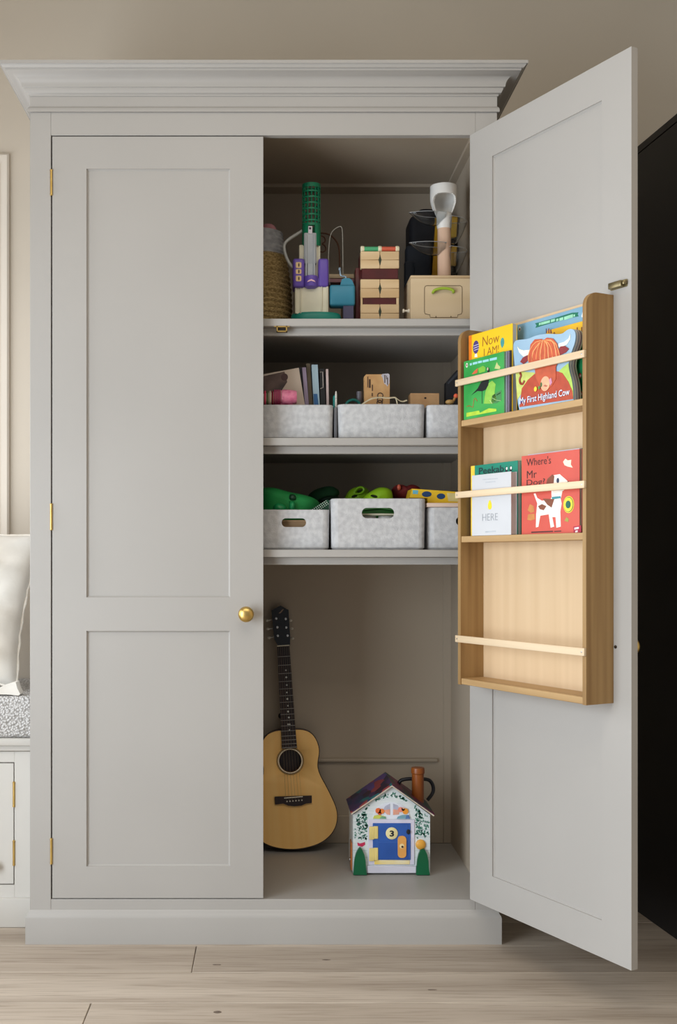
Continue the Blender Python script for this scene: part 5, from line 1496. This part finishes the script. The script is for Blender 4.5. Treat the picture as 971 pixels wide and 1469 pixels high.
fills(CB, v6, [(((86, 1000), (80, 850), (150, 835), (300, 845), (330, 1000), (150, 1080), (100, 1160)), (196, 206, 110)), (((560, 850), (620, 790), (690, 735), (700, 820), (730, 930), (745, 1030), (748, 1140), (640, 1000)), (170, 200, 90))], L1, 'meadow')
fills(CB, v6, [(((122, 1246), (150, 1030), (220, 930), (300, 860), (560, 830), (620, 850), (690, 950), (738, 1060), (746, 1152)), (176, 70, 44))], L1 - .0006, 'cow_body')
fills(CB, v6, [(((95, 535), (120, 572), (170, 588), (245, 580), (240, 632), (170, 662), (120, 612)), (232, 232, 214)), (((715, 395), (690, 452), (640, 490), (575, 510), (575, 545), (620, 545), (672, 520), (710, 460)), (232, 232, 214))], L1 - .0006, 'horn')
fills(CB, v6, [(((130, 722), (160, 672), (232, 636), (215, 712), (170, 747)), (132, 40, 44)), (((575, 575), (600, 542), (650, 535), (697, 570), (660, 612), (598, 642)), (132, 40, 44))], L1 - .0012, 'ear')
fills(CB, v6, [(((225, 720), (240, 600), (250, 520), (300, 460), (380, 455), (400, 470), (440, 440), (510, 450), (560, 510), (580, 600), (590, 680), (545, 780), (545, 920), (500, 1000), (430, 1050), (360, 1000), (310, 900), (300, 790), (250, 760)), (190, 86, 54))], L1 - .0018, 'cow_head')
for k in range(13):
    t = k / 12; xt = 300 + 240 * t; xb_ = 235 + 350 * t + 14 * math.sin(k * 2.3)
    pts = [(395 + 30 * t, 470), (xt, 500 + 30 * math.sin(k)), (xb_, 620), (xb_ + 8 * math.sin(k * 1.7), 720 + 30 * math.sin(k * 1.3))]
    b = MB(); c3 = smooth3([(CB.uv(*v6(*p))[0], -.0022, CB.uv(*v6(*p))[1]) for p in pts], 1)
    b.tube(c3, [.0005] + [.0016] * (len(c3) - 2) + [.0004], 5); b.build('hair_strand', ink(((228, 150, 96), (208, 108, 66), (240, 176, 120))[k % 3]), CB.o)
q = CB.uv(*v6(430, 975)); flat(circ(q[0], q[1], .0165, 22, .0185), L1 - .0024, ink((232, 172, 136)), CB.o, 'muzzle')
fills(CB, v6, [(((465, 930), (490, 905), (502, 960), (480, 1000)), (206, 140, 170)), (((400, 1000), (420, 985), (450, 1000), (430, 1012)), (180, 100, 80))], L1 - .003, 'nostril')
dots(CB, v6, [(308, 1036, .0052, .0062, (236, 206, 60)), (350, 1020, .0038, .0042, (84, 140, 70)), (375, 985, .003, .006, (64, 110, 60))], L1 - .003, 'flower')
b = MB(); b.tube(smooth3([(CB.uv(*v6(*p))[0], -.0016, CB.uv(*v6(*p))[1]) for p in ((135, 850), (150, 880), (128, 920), (135, 970), (165, 985), (185, 940))]), .0028, 6); b.build('tail', ink((150, 56, 40)), CB.o)
q0 = CB.uv(*v6(135, 1205)); q1 = CB.uv(*v6(712, 1110)); zz = CB.uv(*v6(420, 1155))[1]
for off, m_, bo in ((-.0021, ink((74, 86, 160)), .03), (-.0027, ink((236, 236, 240)), 0.0)):
    text('My First Highland Cow', q0[0], q1[0], zz - .006, zz + .0155, off, m_, CB.o, bold=bo)
# --- lower row
PB, px0_, px1_, ph = rbook('picture_book', 'teal picture book with a yellow spine edge behind the white book', 1, .0625, .012, 675.6, 742.6, 668.2, 660.8, cov((28, 134, 110), (34, 144, 120)), board=.0016)
q0 = PB.uv(*v7(80, 143)); q1 = PB.uv(*v7(107, 143)); flat([(q0[0], 0), (q1[0], 0), (q1[0], ph - .0005), (q0[0], ph - .0005)], 0, ink((240, 200, 70)), PB.o, 'spine_print')
q0 = PB.uv(*v7(138, 205)); q1 = PB.uv(*v7(322, 190)); 
text('Peekab', q0[0], q1[0], q0[1] - .001, q0[1] + .017, -.0006, ink((24, 54, 56)), PB.o, bold=.02)
dots(PB, v7, [(340, 172, .005, .0085, (20, 40, 42)), (371, 168, .005, .0085, (20, 40, 42))], 0, 'eye'); dots(PB, v7, [(342, 164, .003, .004, (232, 236, 230)), (373, 160, .003, .004, (232, 236, 230))], -.0006, 'eye_white')
WBk, wx0, wx1, wh = rbook('picture_book', 'thick white picture book with a single yellow drop on its cover', 1, .0845, .020, 676.8, 733, 681.8, 676.6, cov((206, 207, 210), (210, 211, 214)), board=.0016)
q = WBk.uv(*v7(218, 436)); dp = [(q[0] + .0075 * math.sin(t) * (1 - .35 * math.cos(t)), q[1] + .0125 * math.cos(t) + .002) for t in [2 * PI * k / 20 for k in range(20)]]
flat(dp, 0, ink((240, 212, 40)), WBk.o, 'yellow_drop')
q0 = WBk.uv(*v7(163, 548)); q1 = WBk.uv(*v7(277, 545)); text('HERE', q0[0], q1[0], q0[1], q0[1] + .0185, -.0006, ink((150, 154, 160)), WBk.o, bold=-.012)
bars(WBk, v7, [(165, 248, 275, 240, 6), (185, 268, 258, 262, 5), (185, 634, 262, 628, 10)], 0, ink((182, 186, 192)))
rbook('picture_book', 'pale lilac-edged book just taller than the red dog book', 1, .049, .007, 757, 831.4, 652.2, 642.6, cov((214, 206, 214), (206, 196, 208)), board=.0012)
rbook('picture_book', 'dark green book at the back of the lower rack row', 1, .036, .009, 762, 836.4, 652, 643.0, cov((44, 88, 70), (52, 98, 80)))
DB, dx0_, dx1_, dh = rbook('picture_book', 'coral red picture book with a white and brown dog on its cover', 1, .063, .010, 748, 831.2, 654.4, 644.3, cov((214, 92, 76), (208, 84, 70)), board=.0016)
BRN = ink((74, 38, 34))
for tx, a, c_ in (("Where's", (487, 145), (666, 130)), ('Mr', (490, 235), (562, 226)), ('Dog?', (488, 300), (622, 290))):
    q0 = DB.uv(*v7(*a)); q1 = DB.uv(*v7(*c_)); text(tx, q0[0], q1[0], q0[1] - .001, q0[1] + .0185, -.0006, BRN, DB.o)
WD = (236, 232, 222); BW = (128, 72, 48)
fills(DB, v7, [(((540, 350), (552, 345), (566, 380), (600, 400), (662, 392), (672, 372), (735, 372), (745, 420), (735, 480), (738, 590), (706, 598), (700, 520), (676, 520), (690, 590), (664, 598), (650, 500), (588, 510), (574, 592), (556, 596), (558, 500), (566, 420)), WD)], 0, 'dog_body')
fills(DB, v7, [(((668, 300), (660, 260), (680, 215), (730, 205), (770, 240), (800, 268), (796, 300), (750, 330), (740, 380), (672, 380)), WD)], 0, 'dog_head')
fills(DB, v7, [(((628, 292), (640, 240), (676, 208), (690, 220), (684, 280), (660, 318)), BW), (((606, 385), (690, 388), (670, 450), (640, 430)), BW), (((572, 440), (600, 425), (632, 440), (612, 470), (584, 462)), BW)], -.0006, 'dog_patch')
fills(DB, v7, [(((672, 372), (736, 366), (738, 382), (674, 390)), (60, 140, 150))], -.0006, 'dog_collar')
dots(DB, v7, [(716, 252, .0045, .0065, (36, 52, 80)), (792, 270, .004, .0045, (40, 26, 26))], -.0006, 'dog_face')
fills(DB, v7, [(((755, 115), (772, 92), (790, 105), (815, 100), (812, 135), (826, 158), (790, 150), (766, 140)), (240, 222, 196))], 0, 'printed_bird')
q = DB.uv(*v7(796, 428))
for k, (r1, c) in enumerate(((.0185, (240, 216, 60)), (.0165, (36, 116, 84)), (.0152, (240, 216, 60)), (.0085, (20, 96, 78)))):
    flat(circ(q[0], q[1], r1, 28, r1 * 1.12), -.0006 * k, ink(c), DB.o, 'round_badge')
fills(DB, v7, [(((495, 470), (512, 425), (540, 440), (545, 480), (520, 490)), (196, 130, 70)), (((492, 540), (500, 500), (545, 495), (548, 535), (520, 545)), (196, 130, 70)), (((765, 548), (780, 520), (797, 535), (792, 556)), (160, 150, 70))], 0, 'printed_leaf')
fills(DB, v7, [(((830, 590), (886, 580), (888, 630), (832, 634)), (170, 30, 60))], 0, 'publisher_mark'); fills(DB, v7, [(((838, 598), (870, 592), (870, 606), (838, 612)), (240, 232, 232)), (((845, 620), (862, 616), (862, 630), (845, 634)), (240, 232, 232))], -.0006, 'publisher_print')
bars(DB, v7, [(522, 636, 680, 629, 9), (690, 629, 740, 626, 7)], 0, BRN)
